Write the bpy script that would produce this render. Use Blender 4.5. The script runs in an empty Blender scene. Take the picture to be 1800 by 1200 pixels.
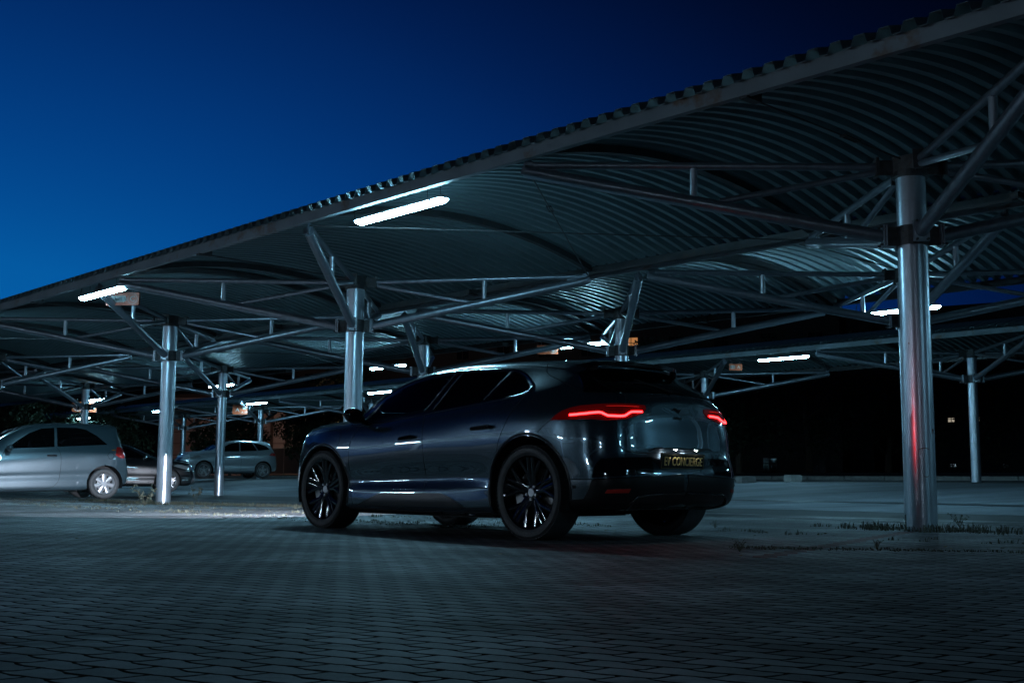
import bpy, bmesh, math, random
from math import radians as R, sin, cos, pi, sqrt
from mathutils import Vector, Matrix
from mathutils.bvhtree import BVHTree
from mathutils.geometry import delaunay_2d_cdt
random.seed(7)
scene = bpy.context.scene
C = scene.collection

# ---------------------------------------------------------------- camera
CAM_H = 0.4622
cam_d = bpy.data.cameras.new("camera")
cam = bpy.data.objects.new("camera", cam_d)
C.objects.link(cam)
cam_d.sensor_width = 36.0
cam_d.lens = 2053.97 / 1800 * 36
cam_d.clip_end = 2000
cam_d.clip_start = 0.05
cam.location = (0, 0, CAM_H)
cam.rotation_euler = (Matrix.Rotation(R(90) + 0.1197, 4, 'X') @ Matrix.Rotation(0.0067, 4, 'Z')).to_euler()
scene.camera = cam

# ---------------------------------------------------------------- world: deep blue dusk, brightest low in the west (left)
w = bpy.data.worlds.new("World"); scene.world = w; w.use_nodes = True
nt = w.node_tree; nt.nodes.clear()
def N(t, nt, **k):
    n = nt.nodes.new(t)
    for a, b in k.items(): setattr(n, a, b)
    return n
out = N('ShaderNodeOutputWorld', nt); bg = N('ShaderNodeBackground', nt)
tc = N('ShaderNodeTexCoord', nt)
gdir = Vector((-sin(R(30)), cos(R(30)), -0.8)).normalized()
dp = N('ShaderNodeVectorMath', nt, operation='DOT_PRODUCT'); dp.inputs[1].default_value = gdir
nt.links.new(tc.outputs['Generated'], dp.inputs[0])
rp = N('ShaderNodeValToRGB', nt)
rp.color_ramp.interpolation = 'B_SPLINE'
els = [(0.0, (0.0002, 0.0009, 0.003)), (0.22, (0.0002, 0.0014, 0.007)), (0.30, (0.0002, 0.0028, 0.018)), (0.38, (0.0003, 0.0075, 0.050)),
       (0.46, (0.0005, 0.016, 0.098)), (0.56, (0.0007, 0.040, 0.200)), (0.66, (0.001, 0.084, 0.33)), (1.0, (0.003, 0.22, 0.60))]
cr = rp.color_ramp
while len(cr.elements) < len(els): cr.elements.new(0.5)
for e, (p, c) in zip(cr.elements, els): e.position = p; e.color = (*c, 1)
nt.links.new(dp.outputs['Value'], rp.inputs[0])
SKY = 1.0
bg.inputs[1].default_value = SKY
nt.links.new(rp.outputs[0], bg.inputs[0]); nt.links.new(bg.outputs[0], out.inputs[0])

scene.view_settings.view_transform = 'Standard'
scene.view_settings.look = 'None'
scene.view_settings.exposure = 0.0
scene.view_settings.gamma = 1.0
scene.cycles.max_bounces = 6
scene.cycles.diffuse_bounces = 3
scene.cycles.glossy_bounces = 4
scene.cycles.transmission_bounces = 4
scene.cycles.transparent_max_bounces = 8
scene.cycles.sample_clamp_indirect = 4.0
scene.cycles.use_denoising = True

# ---------------------------------------------------------------- the lot's own grid: s runs along the canopies, t across them
YAW = 2.3133
O0 = Vector((4.2107, 12.0909))
U = Vector((cos(YAW), sin(YAW))); V = Vector((sin(YAW), -cos(YAW)))
def W(s, t, z=0.0):
    p = O0 + U * s + V * t
    return Vector((p.x, p.y, z))
def smooth(a, b, x):
    x = min(1, max(0, (x - a) / (b - a))); return x * x * (3 - 2 * x)
def ground_st(s, t):
    g = 0.50 * smooth(6.5, 15.5, t) + 0.10 * smooth(15, 24, t) + 0.40 * smooth(24, 36, t)
    g += -0.045 * smooth(10, 16, s) * smooth(-2.5, 0, t) * (1 - smooth(2, 6, t))
    g += 0.05 * smooth(12, 20, s) * (1 - smooth(-3, 0, t)) * smooth(-12, -6, t)
    return g
def ground(x, y):
    d = Vector((x, y)) - O0
    return ground_st(d.dot(U), d.dot(V))

# ---------------------------------------------------------------- helpers
MATS = {}
def mat(name, base=(0.5, 0.5, 0.5), rough=0.5, metal=0.0, coat=0.0, coat_r=0.03, emis=None, es=0.0, spec=0.5, trans=0.0, alpha=1.0,
        noise=0.0, nscale=8.0, bump=0.0, bscale=40.0, rnoise=0.0, stretch=None, dirt=None, dscale=3.0, damt=0.5):
    if name in MATS: return MATS[name]
    m = bpy.data.materials.new(name); m.use_nodes = True; MATS[name] = m
    nt = m.node_tree; b = nt.nodes['Principled BSDF']
    b.inputs['Base Color'].default_value = (*base, 1); b.inputs['Roughness'].default_value = rough
    b.inputs['Metallic'].default_value = metal; b.inputs['Coat Weight'].default_value = coat
    b.inputs['Coat Roughness'].default_value = coat_r; b.inputs['Specular IOR Level'].default_value = spec
    b.inputs['Transmission Weight'].default_value = trans; b.inputs['Alpha'].default_value = alpha
    if emis: b.inputs['Emission Color'].default_value = (*emis, 1); b.inputs['Emission Strength'].default_value = es
    if noise or bump or rnoise or dirt:
        t = N('ShaderNodeTexCoord', nt); mp = N('ShaderNodeMapping', nt); nt.links.new(t.outputs['Object'], mp.inputs[0])
        if stretch: mp.inputs['Scale'].default_value = stretch
        nz = N('ShaderNodeTexNoise', nt); nz.inputs['Scale'].default_value = nscale; nz.inputs['Detail'].default_value = 6
        nt.links.new(mp.outputs[0], nz.inputs[0])
        col = None
        if noise:
            mr = N('ShaderNodeMapRange', nt); mr.inputs[1].default_value = .3; mr.inputs[2].default_value = .7
            mr.inputs[3].default_value = 1 - noise; mr.inputs[4].default_value = 1 + noise
            nt.links.new(nz.outputs[0], mr.inputs[0])
            vm = N('ShaderNodeVectorMath', nt, operation='SCALE'); vm.inputs[0].default_value = base
            nt.links.new(mr.outputs[0], vm.inputs['Scale']); col = vm.outputs[0]
        if dirt:
            n2 = N('ShaderNodeTexNoise', nt); n2.inputs['Scale'].default_value = dscale; n2.inputs['Detail'].default_value = 9
            n2.inputs['Roughness'].default_value = .65
            nt.links.new(t.outputs['Object'], n2.inputs[0])
            m2 = N('ShaderNodeMapRange', nt); m2.inputs[1].default_value = .56; m2.inputs[2].default_value = .70; m2.inputs[4].default_value = damt
            nt.links.new(n2.outputs[0], m2.inputs[0])
            mx = N('ShaderNodeMix', nt, data_type='RGBA')
            nt.links.new(m2.outputs[0], mx.inputs[0]); mx.inputs[7].default_value = (*dirt, 1)
            if col: nt.links.new(col, mx.inputs[6])
            else: mx.inputs[6].default_value = (*base, 1)
            col = mx.outputs[2]
        if col: nt.links.new(col, b.inputs['Base Color'])
        if rnoise:
            m3 = N('ShaderNodeMapRange', nt); m3.inputs[1].default_value = .3; m3.inputs[2].default_value = .7
            m3.inputs[3].default_value = max(0, rough - rnoise); m3.inputs[4].default_value = rough + rnoise
            nt.links.new(nz.outputs[0], m3.inputs[0]); nt.links.new(m3.outputs[0], b.inputs['Roughness'])
        if bump:
            n3 = N('ShaderNodeTexNoise', nt); n3.inputs['Scale'].default_value = bscale; n3.inputs['Detail'].default_value = 4
            nt.links.new(mp.outputs[0], n3.inputs[0])
            bp = N('ShaderNodeBump', nt); bp.inputs['Strength'].default_value = bump; bp.inputs['Distance'].default_value = .01
            nt.links.new(n3.outputs[0], bp.inputs['Height']); nt.links.new(bp.outputs[0], b.inputs['Normal'])
    return m

def obj(name, bm, m=None, parent=None, smooth_=False, auto=None):
    me = bpy.data.meshes.new(name)
    bm.normal_update(); bm.to_mesh(me); bm.free()
    if m is not None:
        for x in (m if isinstance(m, (list, tuple)) else [m]): me.materials.append(x)
    if smooth_:
        for p in me.polygons: p.use_smooth = True
        if auto: me.set_sharp_from_angle(angle=R(auto))
    o = bpy.data.objects.new(name, me); C.objects.link(o)
    if parent is not None: o.parent = parent
    return o
def tag(o, label, cat, group=None, kind=None):
    if label: o['label'] = label
    if cat: o['category'] = cat
    if group: o['group'] = group
    if kind: o['kind'] = kind
    return o
def empty(name, loc=(0, 0, 0), rz=0.0, label=None, cat=None, group=None):
    o = bpy.data.objects.new(name, None); C.objects.link(o)
    o.location = loc; o.rotation_euler = (0, 0, rz); o.empty_display_size = .3
    tag(o, label, cat, group); return o
def copy_tree(o, parent=None):
    c = o.copy(); C.objects.link(c); c.parent = parent
    for k in ('category', 'group', 'label'):
        pass
    for ch in list(o.children): copy_tree(ch, c)
    return c
def box(bm, c, s, rot=None, mi=0):
    M = Matrix.Translation(c)
    if rot is not None: M = M @ rot
    M = M @ Matrix.Diagonal((s[0], s[1], s[2], 1))
    r = bmesh.ops.create_cube(bm, size=1.0, matrix=M)
    fs = {f for v in r['verts'] for f in v.link_faces}
    for f in fs: f.material_index = mi
    return r['verts']
def obox(bm, a, b, w, h, up=Vector((0, 0, 1)), mi=0):
    """bar of width w and height h from a to b"""
    a = Vector(a); b = Vector(b); d = b - a; L = d.length; x = d / L
    y = up.cross(x).normalized(); z = x.cross(y)
    M = Matrix((x, y, z)).transposed().to_4x4()
    return box(bm, (a + b) / 2, (L, w, h), M, mi)
def tube(bm, a, b, r, n=14, r2=None, caps=True, mi=0):
    a = Vector(a); b = Vector(b); d = b - a; L = d.length
    q = d.to_track_quat('Z', 'Y').to_matrix().to_4x4()
    M = Matrix.Translation((a + b) / 2) @ q
    k = bmesh.ops.create_cone(bm, cap_ends=caps, segments=n, radius1=r, radius2=r if r2 is None else r2, depth=L, matrix=M)
    for f in {f for v in k['verts'] for f in v.link_faces}: f.material_index = mi
    return k['verts']
def polytube(bm, pts, r, n=8):
    pts = [Vector(p) for p in pts]; rings = []
    for i, p in enumerate(pts):
        d = (pts[min(i + 1, len(pts) - 1)] - pts[max(i - 1, 0)]).normalized()
        u = d.orthogonal().normalized() if i == 0 else (u - d * u.dot(d)).normalized()
        v = d.cross(u)
        rr = r[i] if isinstance(r, (list, tuple)) else r
        rings.append([bm.verts.new(p + (u * cos(2 * pi * k / n) + v * sin(2 * pi * k / n)) * rr) for k in range(n)])
    for A, B in zip(rings, rings[1:]):
        for k in range(n): bm.faces.new((A[k], A[(k + 1) % n], B[(k + 1) % n], B[k]))
    bm.faces.new(rings[0][::-1]); bm.faces.new(rings[-1])
def BM(): return bmesh.new()

# ---------------------------------------------------------------- materials
galv = mat('galvanised_steel', (0.44, 0.50, 0.57), .33, .78, rnoise=.05, noise=.10, nscale=5, stretch=(3, 3, .5), dirt=(.13, .12, .12), dscale=5, damt=.3)
galv_arm = mat('weathered_pipe_steel', (0.27, 0.31, 0.36), .33, .8, rnoise=.04, noise=.12, nscale=14, dirt=(.16, .12, .09), dscale=16, damt=.3)
darksteel = mat('dark_bracket_steel', (0.07, 0.075, 0.08), .5, .5, noise=.3, nscale=20, dirt=(.10, .06, .04), dscale=14, damt=.6)
fasc = mat('fascia_steel', (0.20, 0.25, 0.28), .5, .25, noise=.16, nscale=2.2, dirt=(.17, .085, .04), dscale=2.6, damt=.85, bump=.04)
sheet = mat('corrugated_sheet', (0.15, 0.215, 0.235), .42, .3, rnoise=.02, noise=.12, nscale=1.1, dirt=(.09, .10, .10), dscale=2.4, damt=.4)
beamd = mat('painted_beam_steel', (0.045, 0.05, 0.055), .5, .3, noise=.25, nscale=6, dirt=(.11, .07, .05), dscale=5, damt=.6)
lampglow = mat('tube_lamp_diffuser', (.8, .9, .95), .3, emis=(0.34, 0.76, 1.0), es=1.0)
lampbody = mat('lamp_housing_plastic', (.45, .48, .5), .4)
signor = mat('orange_sign_enamel', (0.30, 0.055, 0.016), .45, noise=.08, nscale=9)
signwh = mat('white_sign_letters', (.34, .34, .33), .5)
signgr = mat('grey_sign_digits', (.06, .055, .06), .5)
# ---------------------------------------------------------------- ground sheet: interlocking pavers near, asphalt lane beyond
def paver_material():
    m = bpy.data.materials.new('interlocking_pavers'); m.use_nodes = True
    nt = m.node_tree; b = nt.nodes['Principled BSDF']; L = nt.links.new
    geo = N('ShaderNodeNewGeometry', nt)
    def M(op, a, b_=None, c=None, clamp=False):
        n = N('ShaderNodeMath', nt, operation=op); n.use_clamp = clamp
        for i, v in enumerate((a, b_, c)):
            if v is None: continue
            if isinstance(v, (int, float)): n.inputs[i].default_value = v
            else: L(v, n.inputs[i])
        return n.outputs[0]
    rot = N('ShaderNodeVectorRotate', nt, rotation_type='Z_AXIS'); rot.inputs['Angle'].default_value = R(-8)
    L(geo.outputs['Position'], rot.inputs['Vector'])
    # slow wander so courses are never ruler straight
    wn = N('ShaderNodeTexNoise', nt); wn.inputs['Scale'].default_value = .9; wn.inputs['Detail'].default_value = 2
    L(geo.outputs['Position'], wn.inputs[0])
    wv = N('ShaderNodeVectorMath', nt, operation='MULTIPLY_ADD'); L(wn.outputs['Color'], wv.inputs[0])
    wv.inputs[1].default_value = (.045, .045, 0); L(rot.outputs[0], wv.inputs[2])
    n2 = N('ShaderNodeTexNoise', nt); n2.inputs['Scale'].default_value = 26; n2.inputs['Detail'].default_value = 3
    L(geo.outputs['Position'], n2.inputs[0])
    wv2 = N('ShaderNodeVectorMath', nt, operation='MULTIPLY_ADD'); L(n2.outputs['Color'], wv2.inputs[0])
    wv2.inputs[1].default_value = (.010, .010, 0); L(wv.outputs[0], wv2.inputs[2])
    sp = N('ShaderNodeSeparateXYZ', nt); L(wv2.outputs[0], sp.inputs[0])
    p, q = sp.outputs[0], sp.outputs[1]
    P, Q, A = .140, .130, .046
    pp = M('DIVIDE', p, P)
    tri = M('PINGPONG', pp, .5)                                # 0..0.5
    smt = M('SMOOTH_MIN', M('MULTIPLY', tri, 2.0), .85, .2)
    qq = M('DIVIDE', M('ADD', q, M('MULTIPLY', smt, A)), Q)
    row = M('FLOOR', qq); fq = M('FRACT', qq)
    dq = M('MULTIPLY', M('SUBTRACT', .5, M('ABSOLUTE', M('SUBTRACT', fq, .5))), Q)
    # header joints, leaning, every course
    xx = M('DIVIDE', M('ADD', p, M('MULTIPLY', fq, .095)), P)
    colm = M('FLOOR', xx); fx = M('FRACT', xx)
    dx = M('MULTIPLY', M('SUBTRACT', .5, M('ABSOLUTE', M('SUBTRACT', fx, .5))), P)
    d = M('MINIMUM', dq, M('MULTIPLY', dx, 1.0))
    cell = N('ShaderNodeCombineXYZ', nt); L(colm, cell.inputs[0]); L(row, cell.inputs[1])
    wh = N('ShaderNodeTexWhiteNoise', nt, noise_dimensions='3D'); L(cell.outputs[0], wh.inputs[0])
    jw = M('MULTIPLY_ADD', n2.outputs['Fac'], .013, -.0018)
    # worn-out corners where a header joint meets a course joint
    dcor = M('SUBTRACT', M('SQRT', M('ADD', M('MULTIPLY', M('MULTIPLY', dq, dq), 2.2), M('MULTIPLY', dx, dx))), M('MULTIPLY_ADD', n2.outputs['Fac'], .021, .0015))
    d = M('MINIMUM', d, M('MAXIMUM', dcor, 0.0))
    joint = N('ShaderNodeMapRange', nt, interpolation_type='SMOOTHSTEP'); L(d, joint.inputs[0])
    L(jw, joint.inputs[1]); L(M('ADD', jw, .005), joint.inputs[2])
    big = N('ShaderNodeTexNoise', nt); big.inputs['Scale'].default_value = .55; big.inputs['Detail'].default_value = 7; big.inputs['Roughness'].default_value = .62
    L(geo.outputs['Position'], big.inputs[0])
    fine = N('ShaderNodeTexNoise', nt); fine.inputs['Scale'].default_value = 70; fine.inputs['Detail'].default_value = 8; fine.inputs['Roughness'].default_value = .8
    L(geo.outputs['Position'], fine.inputs[0])
    tone = M('ADD', M('MULTIPLY_ADD', wh.outputs['Value'], .50, .58), M('MULTIPLY_ADD', fine.outputs['Fac'], 1.1, -.55))
    stain = N('ShaderNodeMapRange', nt); L(big.outputs['Fac'], stain.inputs[0]); stain.inputs[1].default_value = .40; stain.inputs[2].default_value = .62
    stain.inputs[3].default_value = .42; stain.inputs[4].default_value = 1.2
    val = M('MULTIPLY', tone, stain.outputs[0])
    # red course of pavers marking a bay, in the lot's s,t grid
    du = N('ShaderNodeVectorMath', nt, operation='SUBTRACT'); L(geo.outputs['Position'], du.inputs[0]); du.inputs[1].default_value = (O0.x, O0.y, 0)
    def along(v):
        n = N('ShaderNodeVectorMath', nt, operation='DOT_PRODUCT'); n.inputs[1].default_value = (v.x, v.y, 0); L(du.outputs[0], n.inputs[0]); return n.outputs['Value']
    s_, t_ = along(U), along(V)
    red = REDLINE
    e1 = (red[1] - red[0]); ln = e1.length; ed = e1 / ln; en = Vector((-ed.y, ed.x))
    dr = N('ShaderNodeVectorMath', nt, operation='SUBTRACT'); L(geo.outputs['Position'], dr.inputs[0]); dr.inputs[1].default_value = (red[0].x, red[0].y, 0)
    def al2(v):
        n = N('ShaderNodeVectorMath', nt, operation='DOT_PRODUCT'); n.inputs[1].default_value = (v.x, v.y, 0); L(dr.outputs[0], n.inputs[0]); return n.outputs['Value']
    a_, c_ = al2(ed), al2(en)
    rm = M('MULTIPLY', M('LESS_THAN', M('ABSOLUTE', M('ADD', c_, M('MULTIPLY', M('SUBTRACT', tri, .25), .10))), .075),
           M('MULTIPLY', M('GREATER_THAN', a_, 0.0), M('LESS_THAN', a_, ln)))
    mxr = N('ShaderNodeMix', nt, data_type='RGBA'); L(rm, mxr.inputs[0]); mxr.inputs[6].default_value = (.225, .232, .245, 1); mxr.inputs[7].default_value = (.16, .045, .045, 1)
    sc = N('ShaderNodeVectorMath', nt, operation='SCALE'); L(mxr.outputs[2], sc.inputs[0]); L(val, sc.inputs['Scale'])
    mj = N('ShaderNodeMix', nt, data_type='RGBA'); L(joint.outputs[0], mj.inputs[0]); mj.inputs[6].default_value = (.012, .011, .010, 1); L(sc.outputs[0], mj.inputs[7])
    pn = N('ShaderNodeTexNoise', nt); pn.inputs['Scale'].default_value = 1.5; pn.inputs['Detail'].default_value = 10; pn.inputs['Roughness'].default_value = .72
    pm = N('ShaderNodeMapping', nt); pm.inputs['Rotation'].default_value = (0, 0, -YAW); pm.inputs['Scale'].default_value = (.45, 1.3, 1); L(geo.outputs['Position'], pm.inputs[0]); L(pm.outputs[0], pn.inputs[0])
    pr_ = N('ShaderNodeMapRange', nt); L(pn.outputs['Fac'], pr_.inputs[0]); pr_.inputs[1].default_value = .55; pr_.inputs[2].default_value = .64; pr_.inputs[4].default_value = .80
    md = N('ShaderNodeMix', nt, data_type='RGBA'); L(pr_.outputs[0], md.inputs[0]); L(mj.outputs[2], md.inputs[6]); md.inputs[7].default_value = (.030, .026, .020, 1)
    L(md.outputs[2], b.inputs['Base Color'])
    L(M('MULTIPLY', joint.outputs[0], .10), b.inputs['Specular IOR Level'])
    L(M('MULTIPLY_ADD', big.outputs['Fac'], -.25, .78), b.inputs['Roughness'])
    h = M('ADD', M('MULTIPLY', joint.outputs[0], .9), M('ADD', M('MULTIPLY', fine.outputs['Fac'], .12), M('MULTIPLY', wh.outputs['Value'], .22)))
    bp = N('ShaderNodeBump', nt); bp.inputs['Strength'].default_value = 1.0; bp.inputs['Distance'].default_value = .012; L(h, bp.inputs['Height'])
    L(bp.outputs[0], b.inputs['Normal'])
    return m
def asphalt_material(name, base, wet=0.0):
    m = bpy.data.materials.new(name); m.use_nodes = True
    nt = m.node_tree; b = nt.nodes['Principled BSDF']; L = nt.links.new
    geo = N('ShaderNodeNewGeometry', nt)
    big = N('ShaderNodeTexNoise', nt); big.inputs['Scale'].default_value = .8; big.inputs['Detail'].default_value = 10; big.inputs['Roughness'].default_value = .68
    mpa = N('ShaderNodeMapping', nt); mpa.inputs['Rotation'].default_value = (0, 0, -YAW); mpa.inputs['Scale'].default_value = (.22, 1.4, 1); L(geo.outputs['Position'], mpa.inputs[0]); L(mpa.outputs[0], big.inputs[0])
    fine = N('ShaderNodeTexNoise', nt); fine.inputs['Scale'].default_value = 60; fine.inputs['Detail'].default_value = 4; L(geo.outputs['Position'], fine.inputs[0])
    r1 = N('ShaderNodeMapRange', nt); L(big.outputs['Fac'], r1.inputs[0]); r1.inputs[1].default_value = .3; r1.inputs[2].default_value = .7; r1.inputs[3].default_value = .42; r1.inputs[4].default_value = 1.45
    r2 = N('ShaderNodeMapRange', nt); L(fine.outputs['Fac'], r2.inputs[0]); r2.inputs[1].default_value = .3; r2.inputs[2].default_value = .7; r2.inputs[3].default_value = .8; r2.inputs[4].default_value = 1.2
    mm = N('ShaderNodeMath', nt, operation='MULTIPLY'); L(r1.outputs[0], mm.inputs[0]); L(r2.outputs[0], mm.inputs[1])
    sc = N('ShaderNodeVectorMath', nt, operation='SCALE'); sc.inputs[0].default_value = base; L(mm.outputs[0], sc.inputs['Scale']); L(sc.outputs[0], b.inputs['Base Color'])
    b.inputs['Specular IOR Level'].default_value = .22
    r3 = N('ShaderNodeMapRange', nt); L(big.outputs['Fac'], r3.inputs[0]); r3.inputs[1].default_value = .35; r3.inputs[2].default_value = .6; r3.inputs[3].default_value = .85 - wet; r3.inputs[4].default_value = .8
    L(r3.outputs[0], b.inputs['Roughness'])
    bp = N('ShaderNodeBump', nt); bp.inputs['Strength'].default_value = .35; bp.inputs['Distance'].default_value = .006; L(fine.outputs['Fac'], bp.inputs['Height']); L(bp.outputs[0], b.inputs['Normal'])
    return m
REDLINE = (Vector((1.55, 7.45)), Vector((3.95, 11.75)))
def strip(name, t0, t1, nt_, s0, s1, ns, m, lift, wob=0.0):
    bm = BM(); g = []
    for i in range(ns + 1):
        s = s0 + (s1 - s0) * i / ns; r = []
        for j in range(nt_ + 1):
            t = t0 + (t1 - t0) * j / nt_
            if wob and j in (0, nt_): t += wob * (sin(s * 1.3) + .6 * sin(s * 3.1 + 1) + .4 * sin(s * 7.7))
            r.append(bm.verts.new(W(s, t, ground_st(s, t) + lift)))
        g.append(r)
    for i in range(ns):
        for j in range(nt_): bm.faces.new((g[i][j], g[i][j + 1], g[i + 1][j + 1], g[i + 1][j]))
    bmesh.ops.recalc_face_normals(bm, faces=bm.faces)
    for f in bm.faces:
        if f.normal.z < 0: f.normal_flip()
    o = obj(name, bm, m, smooth_=True); o['kind'] = 'structure'; return o
pav = paver_material()
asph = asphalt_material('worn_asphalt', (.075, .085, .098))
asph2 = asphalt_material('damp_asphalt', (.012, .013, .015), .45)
strip('ground', -60, 240, 150, -160, 260, 60, asphalt_material('far_ground', (.05, .05, .048)), -.012)
strip('paved_parking_surface', -32, 2.7, 60, -30, 70, 100, pav, 0)
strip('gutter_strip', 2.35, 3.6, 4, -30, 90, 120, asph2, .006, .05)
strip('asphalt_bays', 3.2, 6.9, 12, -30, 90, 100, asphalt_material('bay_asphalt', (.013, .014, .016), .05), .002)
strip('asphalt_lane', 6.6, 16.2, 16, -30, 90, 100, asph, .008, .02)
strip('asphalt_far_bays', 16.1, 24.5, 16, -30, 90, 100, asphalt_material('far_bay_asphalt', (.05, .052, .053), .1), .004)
strip('lane_dark_seam', 9.0, 9.28, 2, -30, 90, 160, asph2, .014, .03)  # thin dark seam line laid along the lane
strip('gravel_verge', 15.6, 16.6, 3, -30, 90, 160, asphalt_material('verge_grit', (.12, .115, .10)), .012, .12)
# ---------------------------------------------------------------- canopies
HB, HT, HN = 3.06, 3.80, 3.82          # bracket ring, column head, arm-end node
FA, BK = -2.94, 2.72                    # front and back edge beams, across the row
ARCH = .44
def arch_z(t, zo):
    m = (FA + BK) / 2; h = (BK - FA) / 2
    return 4.037 + zo + ARCH * (1 - ((t - m) / h) ** 2)
def sub(name, bm, m, parent, sm=False, auto=None): return obj(name, bm, m, parent, sm, auto)
proto_cache = {}
def make_column(parent, s, t, zo, hb, rad, gz, fb=(FA, BK), half=2.95, nseg=32):
    """one column head with its four braced arms; local axes: x along s, y across t"""
    root_bm = BM()
    tube(root_bm, (0, 0, gz), (0, 0, HT + zo - .06), rad, nseg)
    tube(root_bm, (0, 0, gz - .01), (0, 0, gz + .025), rad + .035, nseg)
    col = obj('column', root_bm, galv, parent, True, 40)
    col.location = (s, t, 0)
    b = BM(); tube(b, (0, 0, hb - .11), (0, 0, hb + .10), rad + .010, 24); 
    ends = []
    for sx in (-1, 1):
        for fy in (0, 1):
            n = Vector((sx * half, fb[fy] + (.10 if fy == 0 else -.10), HN + zo))
            d = Vector((n.x, n.y, 0)).normalized(); ends.append((n, d))
            rot = d.to_track_quat('X', 'Z').to_matrix().to_4x4()
            c0 = d * (rad + .075)
            box(b, Vector((c0.x, c0.y, hb)), (.14, .018, .20), rot)
            box(b, Vector((0, 0, hb)) + d * (rad + .13), (.016, .16, .22), rot, 1)
            box(b, Vector((0, 0, hb)) + d * (rad + .155), (.016, .16, .22), rot, 1)
            for q in (-1, 1):
                for k in (-1, 1):
                    pc = Vector((0, 0, hb + k * .095)) + d * (rad + .14) + Vector((-d.y, d.x, 0)) * .055 * q
                    tube(b, pc - d * .03, pc + d * .055, .014, 6)
    sub('bracket_collar', b, [darksteel, galv], col, False)
    h = BM(); box(h, Vector((0, 0, HT + zo + .02)), (rad * 1.75, rad * 1.75, .18))
    tube(h, (0, 0, HT + zo - .12), (0, 0, HT + zo - .05), rad + .03, 24)
    for n, d in ends:
        rot = d.to_track_quat('X', 'Z').to_matrix().to_4x4()
        box(h, Vector((0, 0, HT + zo)) + d * (rad + .10), (.20, .02, .16), rot)
        box(h, Vector((0, 0, HT + zo)) + d * (rad + .20), (.03, .16, .20), rot)
    sub('column_head', h, darksteel, col)
    for n, d in ends:
        a0 = Vector((0, 0, hb)) + d * (rad + .16)
        lc = BM(); tube(lc, a0, n - Vector((0, 0, .02)), .070, 18)
        e = (n - a0).normalized()
        obox(lc, n - e * .34 + Vector((0, 0, -.01)), n + e * .02 + Vector((0, 0, .03)), .022, .17)
        sub('lower_arm', lc, galv_arm, col, True, 40)
        u0 = Vector((0, 0, HT + zo + .01)) + d * (rad + .2)
        uc = BM(); tube(uc, u0, n + Vector((0, 0, .045)) - d * .1, .043, 12); sub('upper_arm', uc, galv_arm, col, True, 40)
        f = .52; pl = a0.lerp(n, f); pu = u0.lerp(n, f)
        po = BM(); tube(po, (pl.x, pl.y, pl.z + .04), (pl.x, pl.y, u0.z), .040, 12); sub('post', po, galv, col, True, 40)
        br = BM(); pq = a0.lerp(n, f * .86); tube(br, Vector((0, 0, HT + zo - .05)) + d * (rad + .2), pq + Vector((0, 0, .05)), .036, 12); sub('brace', br, galv_arm, col, True, 40)
    return col
def make_roof(parent, s0, s1, zo, fb=(FA, BK), nt_=18, pitch=.22):
    bm = BM(); prof = []
    n = int((s1 - s0) / pitch)
    for i in range(n):
        a = s0 + i * pitch
        prof += [(a, 0), (a + pitch * .34, 0), (a + pitch * .47, .082), (a + pitch * .87, .082)]
    t0, t1 = fb[0] - .075, fb[1] + .06
    rows = []
    for j in range(nt_ + 1):
        t = t0 + (t1 - t0) * j / nt_
        z = arch_z(t, zo)
        rows.append(([bm.verts.new((s, t, z + h)) for s, h in prof], [bm.verts.new((s, t, z + h + .006)) for s, h in prof]))
    for (A, A2), (B, B2) in zip(rows, rows[1:]):
        for k in range(len(prof) - 1):
            bm.faces.new((A[k], B[k], B[k + 1], A[k + 1])); bm.faces.new((A2[k], A2[k + 1], B2[k + 1], B2[k]))
    for (A, A2), fl in ((rows[0], 0), (rows[-1], 1)):
        for k in range(len(prof) - 1):
            q = (A[k], A[k + 1], A2[k + 1], A2[k]); bm.faces.new(q[::-1] if fl else q)
    return obj('roof_sheet', bm, sheet, parent)
def make_edge(parent, name, s0, s1, t, zo, side, m):
    bm = BM(); h = .135; z = 3.90 + zo
    box(bm, ((s0 + s1) / 2, t, z + h / 2), (s1 - s0, .012, h))
    box(bm, ((s0 + s1) / 2, t + side * .038, z + .006), (s1 - s0, .064, .012))
    return obj(name, bm, m, parent)
def arch_rib(parent, s, zo, fb):
    bm = BM(); pts = []
    n = 14
    for i in range(n + 1):
        t = fb[0] + .08 + (fb[1] - fb[0] - .16) * i / n
        pts.append((t, arch_z(t, zo)))
    A = []
    for t, z in pts:
        A.append([bm.verts.new((s + dx, t, z + dz)) for dx, dz in ((-.05, -.012), (.05, -.012), (.05, -.105), (-.05, -.105))])
    for a, b in zip(A, A[1:]):
        for k in range(4): bm.faces.new((a[k], a[(k + 1) % 4], b[(k + 1) % 4], b[k]))
    bm.faces.new(A[0][::-1]); bm.faces.new(A[-1])
    bmesh.ops.recalc_face_normals(bm, faces=bm.faces)
    return obj('arched_rib', bm, beamd, parent)
def rod(parent, a, b, buckle=.5):
    a = Vector(a); b = Vector(b)
    bm = BM(); tube(bm, a, b, .009, 6)
    m = a.lerp(b, buckle); e = (b - a).normalized(); sd = e.cross(Vector((0, 0, 1))).normalized()
    for q in (-1, 1): obox(bm, m - e * .14 + sd * .028 * q, m + e * .14 + sd * .028 * q, .012, .014)
    for q in (-1, 1): obox(bm, m + e * .13 * q - sd * .03, m + e * .13 * q + sd * .03, .02, .02)
    return obj('tie_rod', bm, beamd, parent)
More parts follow.
